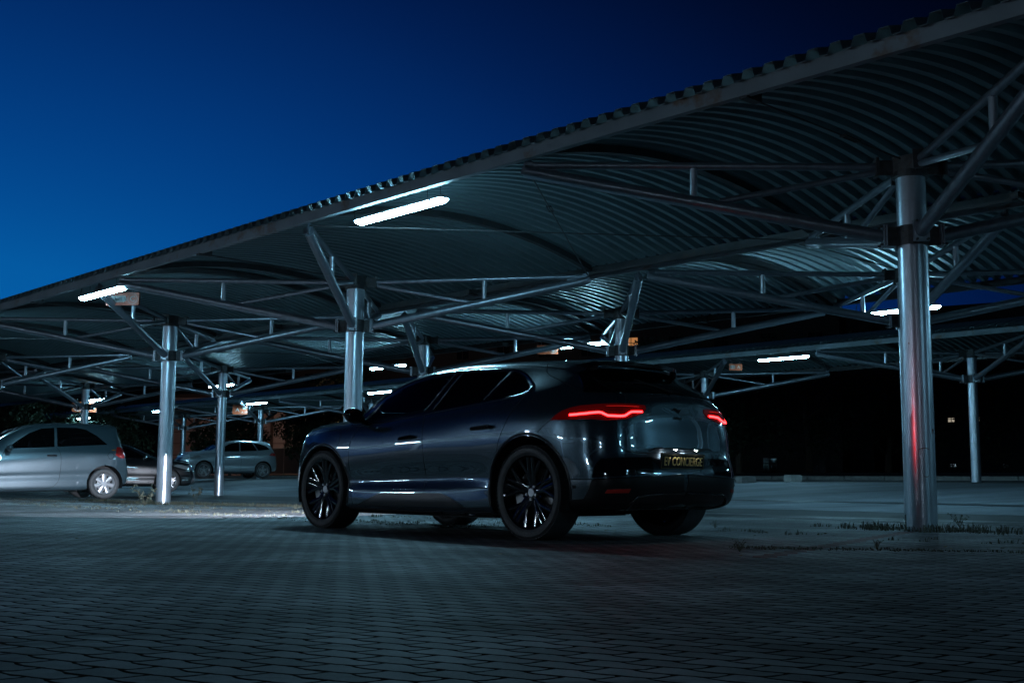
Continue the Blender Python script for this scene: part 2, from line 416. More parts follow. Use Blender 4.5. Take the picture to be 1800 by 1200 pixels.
def canopy(name, label, t0, zo, cols, s0, s1, hb=HB, rad=.152, fb=(FA, BK), gaps=()):
    o = W(0, t0)
    root = empty(name, (o.x, o.y, 0), YAW, label, 'parking canopy', 'rows of arched parking canopies')
    # local x = U (along s); local y must run along V: V = U rotated by -90 deg, so mirror with a helper frame
    root.rotation_euler = (0, 0, YAW); root.scale = (1, 1, 1)
    hold = root
    for (s, dt) in cols:
        make_column(hold, s, dt, zo, hb + zo, rad, ground_st(s, t0 + dt) - .03, fb)
        for q in (-1, 1): arch_rib(hold, s + q * 2.95, zo, fb)
        for yy in (fb[0] + .12, fb[1] - .12): bm = BM(); box(bm, (s, yy, 3.93 + zo), (.09, .22, .10)); obj('rod_cleat', bm, darksteel, hold)
        rod(hold, (s, fb[0] + .2, 3.90 + zo), (s, -.2, HT + zo + .06), .62)
    for a, b in gaps:
        rod(hold, (a + 2.95, fb[0] + .1, 3.88 + zo), (b - 2.95, fb[1] - .1, 3.86 + zo), .3)
        rod(hold, (b - 2.95, fb[0] + .1, 3.88 + zo), (a + 2.95, fb[1] - .1, 3.84 + zo), .2)
    make_roof(hold, s0, s1, zo, fb)
    make_edge(hold, 'front_edge_beam', s0, s1, fb[0], zo, 1, fasc)
    make_edge(hold, 'back_edge_beam', s0, s1, fb[1], zo, -1, beamd)
    # t runs along V = clockwise from U, so local y is flipped in the meshes and child positions
    for c in list(root.children):
        c.location = (c.location.x, -c.location.y, c.location.z)
        for o_ in [c] + list(c.children):
            me = o_.data
            if me.get('flipped'): continue
            me.transform(Matrix.Diagonal((1, -1, 1, 1))); me.flip_normals(); me['flipped'] = 1
    return root
def clearflag():
    for me in bpy.data.meshes:
        if 'flipped' in me: del me['flipped']
canopy('parking_canopy', 'nearest arched canopy, its rusty fascia cutting the sky from lower left to upper right', 0, 0,
       [(-17, 0), (-6.95, 0), (0, 0), (10.16, 0), (16.95, 0), (27.55, 0), (34.4, 0)], -26, 44, gaps=((0, 10.16), (16.95, 27.55)))
canopy('parking_canopy', 'second arched canopy right behind the nearest, sheet roof lit from its far edge', 5.88, 0,
       [(-16.7, 0), (-6.7, 0), (3.30, 0), (9.42, 0), (15.75, 0), (25.95, .3), (35.4, 0)], -26, 52, hb=3.06, rad=.135, gaps=((15.75, 25.95),))
canopy('parking_canopy', 'third arched canopy across the asphalt lane, low and dark in front of the trees', 18.95, .17,
       [(8.6, 0), (17.6, 0), (26.6, 0), (36.0, 0), (44.0, -.8), (53.5, 0)], -8, 70, hb=3.12, rad=.125, gaps=((8.6, 17.6), (26.6, 36.0)))
clearflag()

# ---------------------------------------------------------------- tube lamps
LAMP_E = 195.0
HEAD_W = 4200.0
lampglow.node_tree.nodes['Principled BSDF'].inputs['Emission Strength'].default_value = LAMP_E
def lamp_proto(L):
    root = empty('tube_lamp', (0, 0, 0))
    b = BM(); n = 8
    def half(r0, z0, sgn, ends, bm, inset):
        rings = []
        for x, k in ((-L / 2 + inset, .55), (-L / 2 + inset + .05, 1), (L / 2 - inset - .05, 1), (L / 2 - inset, .55)):
            rings.append([bm.verts.new((x, r0 * cos(a) * (k * .5 + .5), z0 + sgn * r0 * .62 * sin(a) * k)) for a in [pi * i / n for i in range(n + 1)]])
        for A, B in zip(rings, rings[1:]):
            for k in range(n): bm.faces.new((A[k], A[k + 1], B[k + 1], B[k]))
        bm.faces.new(rings[0]); bm.faces.new(rings[-1][::-1])
        for A, B in zip(rings, rings[1:]): bm.faces.new((A[0], B[0], B[n], A[n]))
        bmesh.ops.recalc_face_normals(bm, faces=bm.faces)
    half(.078, -.002, -1, 0, b, .02); d = obj('diffuser', b, lampglow, root, True, 50)
    b = BM(); half(.082, .004, 1, 0, b, 0.0)
    for q in (-1, 1):
        for k in range(4):
            box(b, Vector((-L / 2 + .2 + k * (L - .4) / 3, q * .083, .0)), (.035, .012, .035))
    h = obj('housing', b, lampbody, root, True, 30)
    b = BM()
    for x in (-L / 2 + .1, -L / 2 + .35, L / 2 - .35): tube(b, (x, 0, .045), (x, .0, .19), .005, 6)
    polytube(b, [(L / 2 - .02, 0, .02), (L / 2 + .04, 0, .03), (L / 2 + .07, 0, .09), (L / 2 + .07, -.02, .2)], .009, 6)
    obj('hanger', b, darksteel, root)
    return root
lamp_spots = [  # s, t, z, length, label
    (5.50, -2.60, 3.835, 1.88, 'largest glowing tube lamp, hanging under the nearest rusty fascia above the dark car'),
    (13.90, -2.80, 3.74, 1.80, 'glowing tube lamp next to the orange 38-48 C sign at the left'),
    (22.8, -2.80, 3.74, 1.80, 'tube lamp under the nearest fascia beyond the left edge of the photo'),
    (-12.6, -2.80, 3.74, 1.80, 'tube lamp under the nearest fascia far beyond the right edge of the photo'),
    (-21.4, -2.80, 3.74, 1.80, 'tube lamp under the nearest fascia furthest beyond the right edge of the photo'),
    (-4.0, 8.45, 3.69, 1.62, 'tube lamp on the second canopy beyond the right edge of the photo'),
    (-12.8, 8.45, 3.69, 1.62, 'tube lamp on the second canopy far beyond the right edge of the photo'),
    (4.86, 8.45, 3.66, 1.62, 'glowing tube lamp half hidden by the big right column, sky behind it'),
    (12.93, 8.45, 3.69, 1.62, 'glowing tube lamp just left of the column head above the dark car tail'),
    (20.65, 8.45, 3.69, 1.62, 'small glowing tube lamp right of the middle column, crossed by a pipe arm'),
    (30.2, 8.45, 3.69, 1.62, 'small glowing tube lamp showing either side of the column between the two silver cars'),
    (40.3, 8.45, 3.69, 1.62, 'tiny glowing tube lamp right of the far left column above the silver hatchback'),
    (12.45, 15.85, 3.90, 1.62, 'glowing tube lamp on the far canopy right of the small 48-58 A sign'),
    (31.1, 15.85, 3.93, 1.62, 'glowing tube lamp above the front wing and mirror of the dark car'),
    (40.5, 15.85, 3.92, 1.62, 'glowing tube lamp beside the orange A sign above the distant silver car'),
    (50.0, 15.85, 3.95, 1.62, 'tiny glowing tube lamp peeping past the right edge of the left column'),
    (59.6, 15.85, 3.92, 1.62, 'far tube lamp glowing just above the silver hatchback roof'),
]
lp = lamp_proto(1.62); lpb = lamp_proto(1.82)
used = set()
for (s, t, z, L, lab) in lamp_spots:
    src = lpb if L > 1.7 else lp
    o = src if src.name not in used else copy_tree(src)
    used.add(src.name)
    p = W(s, t, z); o.location = p; o.rotation_euler = (0, 0, YAW)
    tag(o, lab, 'tube lamp', 'tube lamps hung from the canopy edges')

# ---------------------------------------------------------------- orange bay signs
def text_mesh(txt, size, depth=.004, bold=0.0, sx=1.0):
    cu = bpy.data.curves.new('t', 'FONT'); cu.body = txt; cu.size = size; cu.extrude = depth / 2; cu.offset = bold
    cu.align_x = 'CENTER'; cu.align_y = 'CENTER'; cu.resolution_u = 3
    o = bpy.data.objects.new('t', cu); C.objects.link(o)
    dg = bpy.context.evaluated_depsgraph_get(); me = bpy.data.meshes.new_from_object(o.evaluated_get(dg))
    bpy.data.objects.remove(o); bm = BM(); bm.from_mesh(me); bpy.data.meshes.remove(me)
    xs = [v.co.x for v in bm.verts]; ys = [v.co.y for v in bm.verts]
    if xs:
        cx = (min(xs) + max(xs)) / 2; cy = (min(ys) + max(ys)) / 2
        for v in bm.verts: v.co.x = (v.co.x - cx) * sx; v.co.y -= cy
    return bm
def pill(bm, cx, cy, w, h, z0, z1, n=10):
    r = h / 2; pts = []
    for k in range(n + 1): a = -pi / 2 + pi * k / n; pts.append((cx + w / 2 - r + r * cos(a), cy + r * sin(a)))
    for k in range(n + 1): a = pi / 2 + pi * k / n; pts.append((cx - w / 2 + r + r * cos(a), cy + r * sin(a)))
    lo = [bm.verts.new((x, y, z0)) for x, y in pts]; hi = [bm.verts.new((x, y, z1)) for x, y in pts]
    bm.faces.new(hi); bm.faces.new(lo[::-1])
    for k in range(len(pts)): bm.faces.new((lo[k], lo[(k + 1) % len(pts)], hi[(k + 1) % len(pts)], hi[k]))
def ringm(bm, cx, cy, r, wd, z0, z1, n=28):
    for k in range(n):
        a0, a1 = 2 * pi * k / n, 2 * pi * (k + 1) / n
        P = [(cx + q * cos(a), cy + q * sin(a)) for q, a in ((r, a0), (r, a1), (r - wd, a1), (r - wd, a0))]
        hi = [bm.verts.new((x, y, z1)) for x, y in P]; bm.faces.new(hi)
def sign(loc, rz, w, h, label, letter, num, letter_left=False, extra=None, hang=.12, signor=signor, signwh=signwh, signgr=signgr):
    root = empty('bay_sign', loc, rz, label, 'sign', 'orange bay signs hung under the canopies')
    b = BM(); box(b, (0, 0, 0), (w, .05, h)); bmesh.ops.bevel(b, geom=b.edges[:], offset=.006, segments=1)
    obj('sign_panel', b, signor, root)
    T = Matrix.Rotation(R(90), 4, 'X')          # text plane faces local -y
    def place(bm, nm, m, x, z):
        bm.transform(Matrix.Translation((x, -.029, z)) @ T); return obj(nm, bm, m, root)
    lx = (-1 if letter_left else 1) * (w / 2 - h * .52)
    place(text_mesh(letter, h * .62, bold=.004), 'letter', signwh, lx, 0)
    if letter != 'A' or not letter_left:
        if letter == 'C' or letter == 'B':
            r = BM(); ringm(r, 0, 0, h * .42, h * .045, 0, .003); place(r, 'ring', signwh, lx, 0)
    px = (-1 if not letter_left else 1) * (h * .46)
    pw = w - h * 1.12
    z = 0 if not extra else h * .22
    ph = h * .5 if not extra else h * .36
    p = BM(); pill(p, 0, 0, pw, ph, -.002, .003); place(p, 'number_pill', signwh, px, z)
    place(text_mesh(num, ph * .78, bold=.002), 'number', signgr, px, z).location.y = -.005
    if extra: place(text_mesh(extra, h * .30, bold=.002), 'small_text', signwh, px, -h * .26)
    b = BM()
    for q in (-1, 1): tube(b, (q * w * .3, 0, h / 2), (q * w * .3, 0, h / 2 + hang), .008, 6)
    obj('hanger', b, darksteel, root)
    return root
sign(W(14.35, -2.22, 3.74), R(-9), .64, .235, 'orange sign reading 38-48 with a ringed C beside the left tube lamp', 'C', '38-48', signor=mat('dimmed_sign_enamel', (.085, .011, .002), .8), signwh=mat('dimmed_white_letters', (.075, .075, .075), .8), signgr=mat('dimmed_digits', (.02, .018, .02), .6))  # sign, letter and digit colours darkened to offset the close lamp's light
sign(W(41.3, 8.3, 3.42), R(12), .95, .42, 'dark orange sign behind the pipe arms above the silver hatchback', 'C', '28-38', True)
sign(W(41.7, 15.7, 3.66), R(12), .66, .42, 'orange sign with white A under the far lamp above the distant silver car', 'A', '58-68', True, extra='A 10')
sign(W(13.95, 15.7, 3.74), R(-6), .36, .19, 'small orange sign reading 48-58 A on the far canopy right of the dark car', 'A', '48-58')
sign(W(13.9, 8.2, 3.62), R(-5), .50, .22, 'small pinkish orange sign in front of the lamp above the dark car roof', 'B', '58-68')
# ---------------------------------------------------------------- car body tools
# local axes: X forward from the rear axle, Y left, Z up
def catmull(P, n):
    """P: list of Vectors, n samples per span, centripetal-ish Catmull-Rom with reflected ends"""
    out = []; m = len(P)
    for i in range(m - 1):
        p0 = P[i - 1] if i > 0 else P[0] * 2 - P[1]; p1, p2 = P[i], P[i + 1]
        p3 = P[i + 2] if i + 2 < m else P[-1] * 2 - P[-2]
        d01 = max((p1 - p0).length, 1e-4) ** .5; d12 = max((p2 - p1).length, 1e-4) ** .5; d23 = max((p3 - p2).length, 1e-4) ** .5
        m1 = (p1 - p0) / d01 - (p2 - p0) / (d01 + d12) + (p2 - p1) / d12
        m2 = (p2 - p1) / d12 - (p3 - p1) / (d12 + d23) + (p3 - p2) / d23
        m1 = m1 * d12; m2 = m2 * d12
        for k in range(n):
            t = k / n; t2 = t * t; t3 = t2 * t
            out.append(p1 * (2 * t3 - 3 * t2 + 1) + m1 * (t3 - 2 * t2 + t) + p2 * (-2 * t3 + 3 * t2) + m2 * (t3 - t2))
    out.append(P[-1].copy()); return out
def net_surface(cols, nu, nv):
    """cols: control columns (front centre round to rear centre) of belts (sill up to roof centre)"""
    A = [catmull([Vector(p) for p in c], nv) for c in cols]
    rows = []
    for j in range(len(A[0])): rows.append(catmull([a[j] for a in A], nu))
    return rows                                     # rows[j][i]
def in_poly(x, y, P):
    c = False; n = len(P); j = n - 1
    for i in range(n):
        if (P[i][1] > y) != (P[j][1] > y) and x < (P[j][0] - P[i][0]) * (y - P[i][1]) / (P[j][1] - P[i][1]) + P[i][0]: c = not c
        j = i
    return c
def full_shell(rows):
    """mesh (left half mirrored) as a bmesh"""
    bm = BM(); n = len(rows[0])
    L = [[bm.verts.new(p) for p in r] for r in rows]
    Rr = [[bm.verts.new((p.x, -p.y, p.z)) for p in r] for r in rows]
    for j in range(len(rows) - 1):
        for i in range(n - 1):
            bm.faces.new((L[j][i], L[j][i + 1], L[j + 1][i + 1], L[j + 1][i]))
            bm.faces.new((Rr[j][i], Rr[j + 1][i], Rr[j + 1][i + 1], Rr[j][i + 1]))
    bmesh.ops.remove_doubles(bm, verts=bm.verts, dist=.0008)
    bmesh.ops.dissolve_degenerate(bm, edges=bm.edges, dist=.0003)
    bmesh.ops.recalc_face_normals(bm, faces=bm.faces)
    # make sure the shell faces outwards
    f = max(bm.faces, key=lambda f: f.calc_center_median().z)
    if f.normal.z < 0: bmesh.ops.reverse_faces(bm, faces=bm.faces)
    return bm
def bvh_of(bm):
    return BVHTree.FromBMesh(bm)
def cut_holes(bm, arches, polys_side=(), top_poly=None, ymin=.35):
    """open the wheel arches (snapped to a clean circle) and window apertures"""
    dele = []
    for f in bm.faces:
        c = f.calc_center_median()
        if any((c.x - ax) ** 2 + (c.z - az) ** 2 < ar * ar and abs(c.y) > .55 and c.z < az + ar for ax, az, ar in arches): dele.append(f); continue
        if abs(c.y) > ymin and any(in_poly(c.x, c.z, P) for P in polys_side): dele.append(f); continue
        if top_poly and f.normal.z > .1 and in_poly(c.x, abs(c.y), top_poly): dele.append(f)
    bmesh.ops.delete(bm, geom=dele, context='FACES')
    for v in bm.verts:
        if not v.is_boundary or abs(v.co.y) < .5: continue
        for ax, az, ar in arches:
            d = Vector((v.co.x - ax, v.co.z - az))
            if abs(d.length - ar) < .06 and v.co.z > .2:
                d = d.normalized() * ar; v.co.x = ax + d.x; v.co.z = az + d.y
def patch(name, poly, cast, m, parent, step=.03, off=.004, rim=.008, sm=True, rings=None):
    """a skin lying on the body: poly (a, b) in a projection plane, cast(a, b) -> (point, normal) or None"""
    n = len(poly); pts = []
    for i in range(n):
        a = Vector(poly[i]); b = Vector(poly[(i + 1) % n]); k = max(1, int((b - a).length / step))
        for q in range(k): pts.append(a.lerp(b, q / k))
    nb = len(pts); edges = [(i, (i + 1) % nb) for i in range(nb)]
    x0 = min(p.x for p in pts); x1 = max(p.x for p in pts); y0 = min(p.y for p in pts); y1 = max(p.y for p in pts)
    P2 = [(p.x, p.y) for p in pts]
    y = y0 + step * .5; row = 0
    while y < y1:
        x = x0 + step * (.5 if row % 2 else 0)
        while x < x1:
            if in_poly(x, y, P2):
                if min((Vector((x, y)) - p).length for p in pts) > step * .45: pts.append(Vector((x, y)))
            x += step
        y += step * .87; row += 1
    vs, es, fs, ov, oe, of = delaunay_2d_cdt(pts, edges, [], 1, 1e-6)
    bm = BM(); V3 = []
    for v in vs:
        h = cast(v.x, v.y); V3.append(None if h is None else (bm.verts.new(h[0] + h[1] * off), h))
    for f in fs:
        q = [V3[i] for i in f]
        if any(a is None for a in q): continue
        try: bm.faces.new([a[0] for a in q])
        except ValueError: pass
    nm = {a[0]: a[1][1] for a in V3 if a}
    for v in [v for v in bm.verts if not v.link_faces]: bm.verts.remove(v)
    bm.normal_update()
    fl = [f for f in bm.faces if f.normal.dot(nm[f.verts[0]]) < 0]
    bmesh.ops.reverse_faces(bm, faces=fl)
    # rim folded inwards so the skin has thickness
    be = [e for e in bm.edges if e.is_boundary]
    mp = {}
    for e in be:
        for v in e.verts:
            if v not in mp: mp[v] = bm.verts.new(v.co - nm[v] * rim)
    for e in be:
        a, b = e.verts; f = e.link_faces[0]
        lp = [l for l in f.loops if l.edge == e][0]
        a, b = lp.vert, lp.link_loop_next.vert
        bm.faces.new((b, a, mp[a], mp[b]))
    bm.normal_update()
    me = obj(name, bm, m, parent, sm)
    if sm: me.data.set_sharp_from_angle(angle=R(45))
    return me
def mirror_obj(o, parent, nm=None):
    c = o.copy(); c.data = o.data.copy(); c.data.transform(Matrix.Diagonal((1, -1, 1, 1))); c.data.flip_normals()
    C.objects.link(c); c.parent = parent; c.name = nm or o.name.split('.')[0]; 
    c.location = (o.location.x, -o.location.y, o.location.z)
    return c
def strip_on(name, pts, cast, wd, m, parent, off=.003, step=.02, depth=0.0):
    """a seam or trim line following the body along (a, b) points"""
    P = []
    sp = catmull([Vector((a, b, 0)) for a, b in pts], 8) if len(pts) > 2 else [Vector((*pts[0], 0)), Vector((*pts[1], 0))]
    Q = [sp[0]]
    for p in sp[1:]:
        d = (p - Q[-1]).length; k = max(1, int(d / step)); q0 = Q[-1]
        for i in range(1, k + 1): Q.append(q0.lerp(p, i / k))
    H = [cast(q.x, q.y) for q in Q]; H = [h for h in H if h]
    bm = BM(); prev = None
    for i, (p, n) in enumerate(H):
        d = (H[min(i + 1, len(H) - 1)][0] - H[max(i - 1, 0)][0])
        if d.length < 1e-6: continue
        sd = d.normalized().cross(n).normalized()
        r = [bm.verts.new(p + sd * wd * .5 - n * .004), bm.verts.new(p + sd * wd * .35 + n * off), bm.verts.new(p - sd * wd * .35 + n * off), bm.verts.new(p - sd * wd * .5 - n * .004)]
        if prev:
            for k in range(3): bm.faces.new((prev[k], prev[k + 1], r[k + 1], r[k]))
        prev = r
    bmesh.ops.recalc_face_normals(bm, faces=bm.faces)
    return obj(name, bm, m, parent, True)
def lathe(bm, prof, n=48, axis='Y', c=(0, 0, 0), mi=0):
    """prof: (radius, offset along the axle)"""
    rings = []
    for r, a in prof:
        rings.append([bm.verts.new((c[0] + r * cos(2 * pi * k / n), c[1] + a, c[2] + r * sin(2 * pi * k / n))) for k in range(n)])
    for A, B in zip(rings, rings[1:]):
        for k in range(n):
            f = bm.faces.new((A[k], B[k], B[(k + 1) % n], A[(k + 1) % n])); f.material_index = mi
    return rings
def make_wheel(parent, x, y, side, RO, wid, rr, rubber, rimm, style, hubm=None, tread=True):
    """wheel with tyre, spoked rim, brake disc; side=+1 left"""
    root = empty('wheel', (x, y, RO)); root.parent = parent
    n = 72
    h = wid / 2
    bm = BM()
    prof = [(rr + .004, -h * .86), (rr + .02, -h * .96), (rr + (RO - rr) * .5, -h * 1.0), (RO - .018, -h * .93), (RO - .004, -h * .80), (RO, -h * .55), (RO + .001, 0), (RO, h * .55),
            (RO - .004, h * .80), (RO - .018, h * .93), (rr + (RO - rr) * .72, h * .995), (rr + (RO - rr) * .5, h * 1.0), (rr + (RO - rr) * .3, h * .99), (rr + .02, h * .96), (rr + .004, h * .86)]
    prof = [(r, a * side) for r, a in prof]
    lathe(bm, prof, n)
    if tread:      # circumferential grooves and shoulder blocks
        for k in range(n):
            a = 2 * pi * k / n
            for q in (-1, 1):
                M = Matrix.Rotation(-a, 4, 'Y')
                box(bm, M @ Vector((RO - .003, q * h * .80, 0)), (.008, h * .22, .018), M)
        for q in (-.42, -.14, .14, .42):
            lathe(bm, [(RO + .0035, (q - .115) * wid * .9), (RO + .0035, (q + .115) * wid * .9)], n)
    bmesh.ops.recalc_face_normals(bm, faces=bm.faces)
    obj('tyre', bm, rubber, root, True, 35)
    s = side; f = h * .82
    bm = BM()
    lathe(bm, [(rr + .004, -h * .86 * s), (rr - .02, -h * .8 * s), (rr - .03, 0), (rr - .03, f * .7 * s), (rr - .008, f * .98 * s), (rr + .006, (f + .012) * s), (rr + .010, f * .96 * s)], n)
    bmesh.ops.recalc_face_normals(bm, faces=bm.faces)
    rs = rr - .012
    def spoke(a0, a1, w0, w1, r0, r1, y0, y1, th=.022):
        p0 = Vector((r0 * cos(a0), y0 * s, r0 * sin(a0))); p1 = Vector((r1 * cos(a1), y1 * s, r1 * sin(a1)))
        d = (p1 - p0).normalized(); sd = d.cross(Vector((0, 1, 0))).normalized(); out_ = Vector((0, s, 0))
        V8 = []
        for p, wv in ((p0, w0), (p1, w1)):
            V8.append([bm.verts.new(p + sd * wv * .5 - out_ * th), bm.verts.new(p + sd * wv * .5), bm.verts.new(p + sd * wv * .25 + out_ * .006),
                       bm.verts.new(p - sd * wv * .25 + out_ * .006), bm.verts.new(p - sd * wv * .5), bm.verts.new(p - sd * wv * .5 - out_ * th)])
        for k in range(6): bm.faces.new((V8[0][k], V8[0][(k + 1) % 6], V8[1][(k + 1) % 6], V8[1][k]))
        bm.faces.new(V8[0]); bm.faces.new(V8[1][::-1])
    if style == 'y10':      # five pairs of spokes, each forking into a Y
        for k in range(5):
            a = 2 * pi * k / 5 + pi / 2
            for q in (-1, 1):
                spoke(a + q * .14, a + q * .17, .068, .052, .055, rs * .52, f * .62, f * .74)
                spoke(a + q * .17, a + q * .09, .050, .040, rs * .50, rs + .004, f * .73, f * .92)
                spoke(a + q * .17, a + q * .42, .050, .040, rs * .50, rs + .004, f * .73, f * .92)
            spoke(a + pi / 5 - .05, a + pi / 5, .02, .018, .06, rs * .40, f * .55, f * .62)
        hr = .075
    elif style == 'cover7':
        for k in range(7):
            a = 2 * pi * k / 7 + pi / 2
            spoke(a, a, .055, .10, .05, rs + .004, f * .92, f * .90, .03)
        hr = .075
    else:
        for k in range(5):
            a = 2 * pi * k / 5 + pi / 2
            for q in (-1, 1): spoke(a + q * .05, a + q * .16, .03, .03, .05, rs + .004, f * .75, f * .9)
        hr = .06
    tube(bm, (0, f * .4 * s, 0), (0, f * .68 * s if style != 'cover7' else f * .95 * s, 0), hr, 24, hr * .8)
    o = obj('rim', bm, rimm, root, True, 30)
    bm = BM(); tube(bm, (0, f * .6 * s, 0), (0, f * (.78 if style != 'cover7' else 1.0) * s, 0), .034, 20)
    if style != 'cover7':
        for k in range(5):
            a = 2 * pi * k / 5 + pi / 2 + pi / 5
            p = Vector((.056 * cos(a), f * .62 * s, .056 * sin(a))); tube(bm, p, p + Vector((0, .022 * s, 0)), .011, 6)
    obj('hub_cap', bm, hubm or rimm, root, True, 30)
    bm = BM(); rd = rr * .70
    lathe(bm, [(.05, .02 * s), (rd, .02 * s), (rd, -.006 * s), (.05, -.006 * s)], 40)
    bmesh.ops.recalc_face_normals(bm, faces=bm.faces)
    obj('brake_disc', bm, discm, root, True, 30)
    bm = BM(); n_ = 10; A0 = -.5; 
    for (w_, y_) in ((.0, .03),):
        pr = []
        for i in range(n_ + 1):
            a = A0 + 1.0 * i / n_
            pr.append([bm.verts.new((r_ * cos(a), y__ * s, r_ * sin(a))) for r_, y__ in ((rd * .62, .055), (rd * 1.04, .055), (rd * 1.04, -.03), (rd * .62, -.03))])
        for A, B in zip(pr, pr[1:]):
            for k in range(4): bm.faces.new((A[k], A[(k + 1) % 4], B[(k + 1) % 4], B[k]))
        bm.faces.new(pr[0]); bm.faces.new(pr[-1][::-1])
    bmesh.ops.recalc_face_normals(bm, faces=bm.faces)
    cal = obj('brake_caliper', bm, calm, root)
    bm = BM(); lathe(bm, [(0.0, -h * .5 * s), (rr - .03, -h * .5 * s)], 24); bmesh.ops.remove_doubles(bm, verts=bm.verts, dist=.0005)
    obj('inner_barrel', bm, blackm, root)
    return root
def arch_liner(parent, ax, az, ar, yo, yi, lipm, lip=.0, surf=None):
    for s in (1, -1):
        bm = BM(); n = 28; prev = None
        for i in range(n + 1):
            a = -.30 + (pi + .60) * i / n
            p = [bm.verts.new((ax + ar * cos(a), s * yo, az + ar * sin(a))), bm.verts.new((ax + ar * cos(a), s * yi, az + ar * sin(a))), bm.verts.new((ax + ar * .3 * cos(a), s * yi, az + ar * .3 * sin(a)))]
            if prev:
                bm.faces.new((prev[0], prev[1], p[1], p[0])); bm.faces.new((prev[1], prev[2], p[2], p[1]))
            prev = p
        obj('wheel_arch_liner', bm, blackm, parent)
blackm = mat('black_plastic', (.012, .012, .013), .7)
trimm = mat('satin_black_trim', (.008, .008, .009), .28)
glossb = mat('gloss_black', (.004, .004, .005), .06, coat=.6)
rubber = mat('tyre_rubber', (.048, .050, .053), .62, noise=.2, nscale=20, bump=.12, bscale=60)
discm = mat('brake_disc_steel', (.22, .22, .23), .35, .9)
calm = mat('caliper_grey', (.30, .31, .32), .4, .5)
alloy = mat('silver_alloy', (.42, .43, .45), .3, .7)
chrome = mat('chrome', (.7, .7, .7), .08, 1.0)
seamm = mat('panel_gap', (.002, .002, .002), .9)
dglass = mat('privacy_glass', (.0015, .002, .0025), .02, spec=.22)
lens_red = mat('red_lens', (.12, .002, .002), .08, coat=.8, emis=(1.0, .008, .012), es=.028)
led_red = mat('lit_red_led', (.4, .01, .01), .3, emis=(1.0, .012, .014), es=20.0)
platem = mat('black_plate', (.006, .006, .006), .25, coat=.3)
gold = mat('gold_plate_letters', (.80, .55, .20), .45)
whitem = mat('white_marks', (.55, .55, .55), .5)
def glassm_():
    m = bpy.data.materials.new('tinted_glass'); m.use_nodes = True; nt = m.node_tree; nt.nodes.clear()
    o = N('ShaderNodeOutputMaterial', nt); t = N('ShaderNodeBsdfTransparent', nt); t.inputs[0].default_value = (.72, .82, .84, 1)
    g = N('ShaderNodeBsdfGlossy', nt); g.inputs['Roughness'].default_value = .01
    f = N('ShaderNodeFresnel', nt); f.inputs[0].default_value = 1.5
    mx = N('ShaderNodeMixShader', nt); nt.links.new(f.outputs[0], mx.inputs[0]); nt.links.new(t.outputs[0], mx.inputs[1]); nt.links.new(g.outputs[0], mx.inputs[2])
    nt.links.new(mx.outputs[0], o.inputs[0]); return m
tglass = glassm_()
# ---------------------------------------------------------------- the dark electric crossover
def paint(name, base, flake=.5, rough=.24, metal=.75, coat=1.0):
    m = bpy.data.materials.new(name); m.use_nodes = True; nt = m.node_tree; b = nt.nodes['Principled BSDF']
    b.inputs['Metallic'].default_value = metal; b.inputs['Roughness'].default_value = rough
    b.inputs['Coat Weight'].default_value = coat; b.inputs['Coat IOR'].default_value = 1.85; b.inputs['Coat Roughness'].default_value = .025
    t = N('ShaderNodeTexCoord', nt); v = N('ShaderNodeTexVoronoi', nt); v.inputs['Scale'].default_value = 900
    nt.links.new(t.outputs['Object'], v.inputs[0])
    mr = N('ShaderNodeMapRange', nt); nt.links.new(v.outputs['Color'], mr.inputs[0]); mr.inputs[3].default_value = 1 - flake; mr.inputs[4].default_value = 1 + flake
    # dust film: low, patchy
    n = N('ShaderNodeTexNoise', nt); n.inputs['Scale'].default_value = 5; n.inputs['Detail'].default_value = 8; nt.links.new(t.outputs['Object'], n.inputs[0])
    r2 = N('ShaderNodeMapRange', nt); nt.links.new(n.outputs[0], r2.inputs[0]); r2.inputs[1].default_value = .4; r2.inputs[2].default_value = .75; r2.inputs[3].default_value = .008; r2.inputs[4].default_value = .035
    nt.links.new(r2.outputs[0], b.inputs['Coat Roughness'])
    sc = N('ShaderNodeVectorMath', nt, operation='SCALE'); sc.inputs[0].default_value = base; nt.links.new(mr.outputs[0], sc.inputs['Scale'])
    nt.links.new(sc.outputs[0], b.inputs['Base Color'])
    return m
darkpaint = paint('dark_metallic_paint', (.050, .082, .104), .45)
CAR_YAW = R(132.5)
Fd = Vector((cos(CAR_YAW), sin(CAR_YAW))); Rd = Vector((Fd.y, -Fd.x))
CO = Vector((.132, 9.53)) + Rd * .93
car = empty('electric_crossover', (CO.x, CO.y, 0), CAR_YAW, 'dark grey metallic crossover with lit red tail lamps and black EV CONCIERGE plate', 'car')
CAML = Vector((-(CO.dot(Fd)), CO.dot(Rd), CAM_H))     # where the photograph was taken from, in car axes
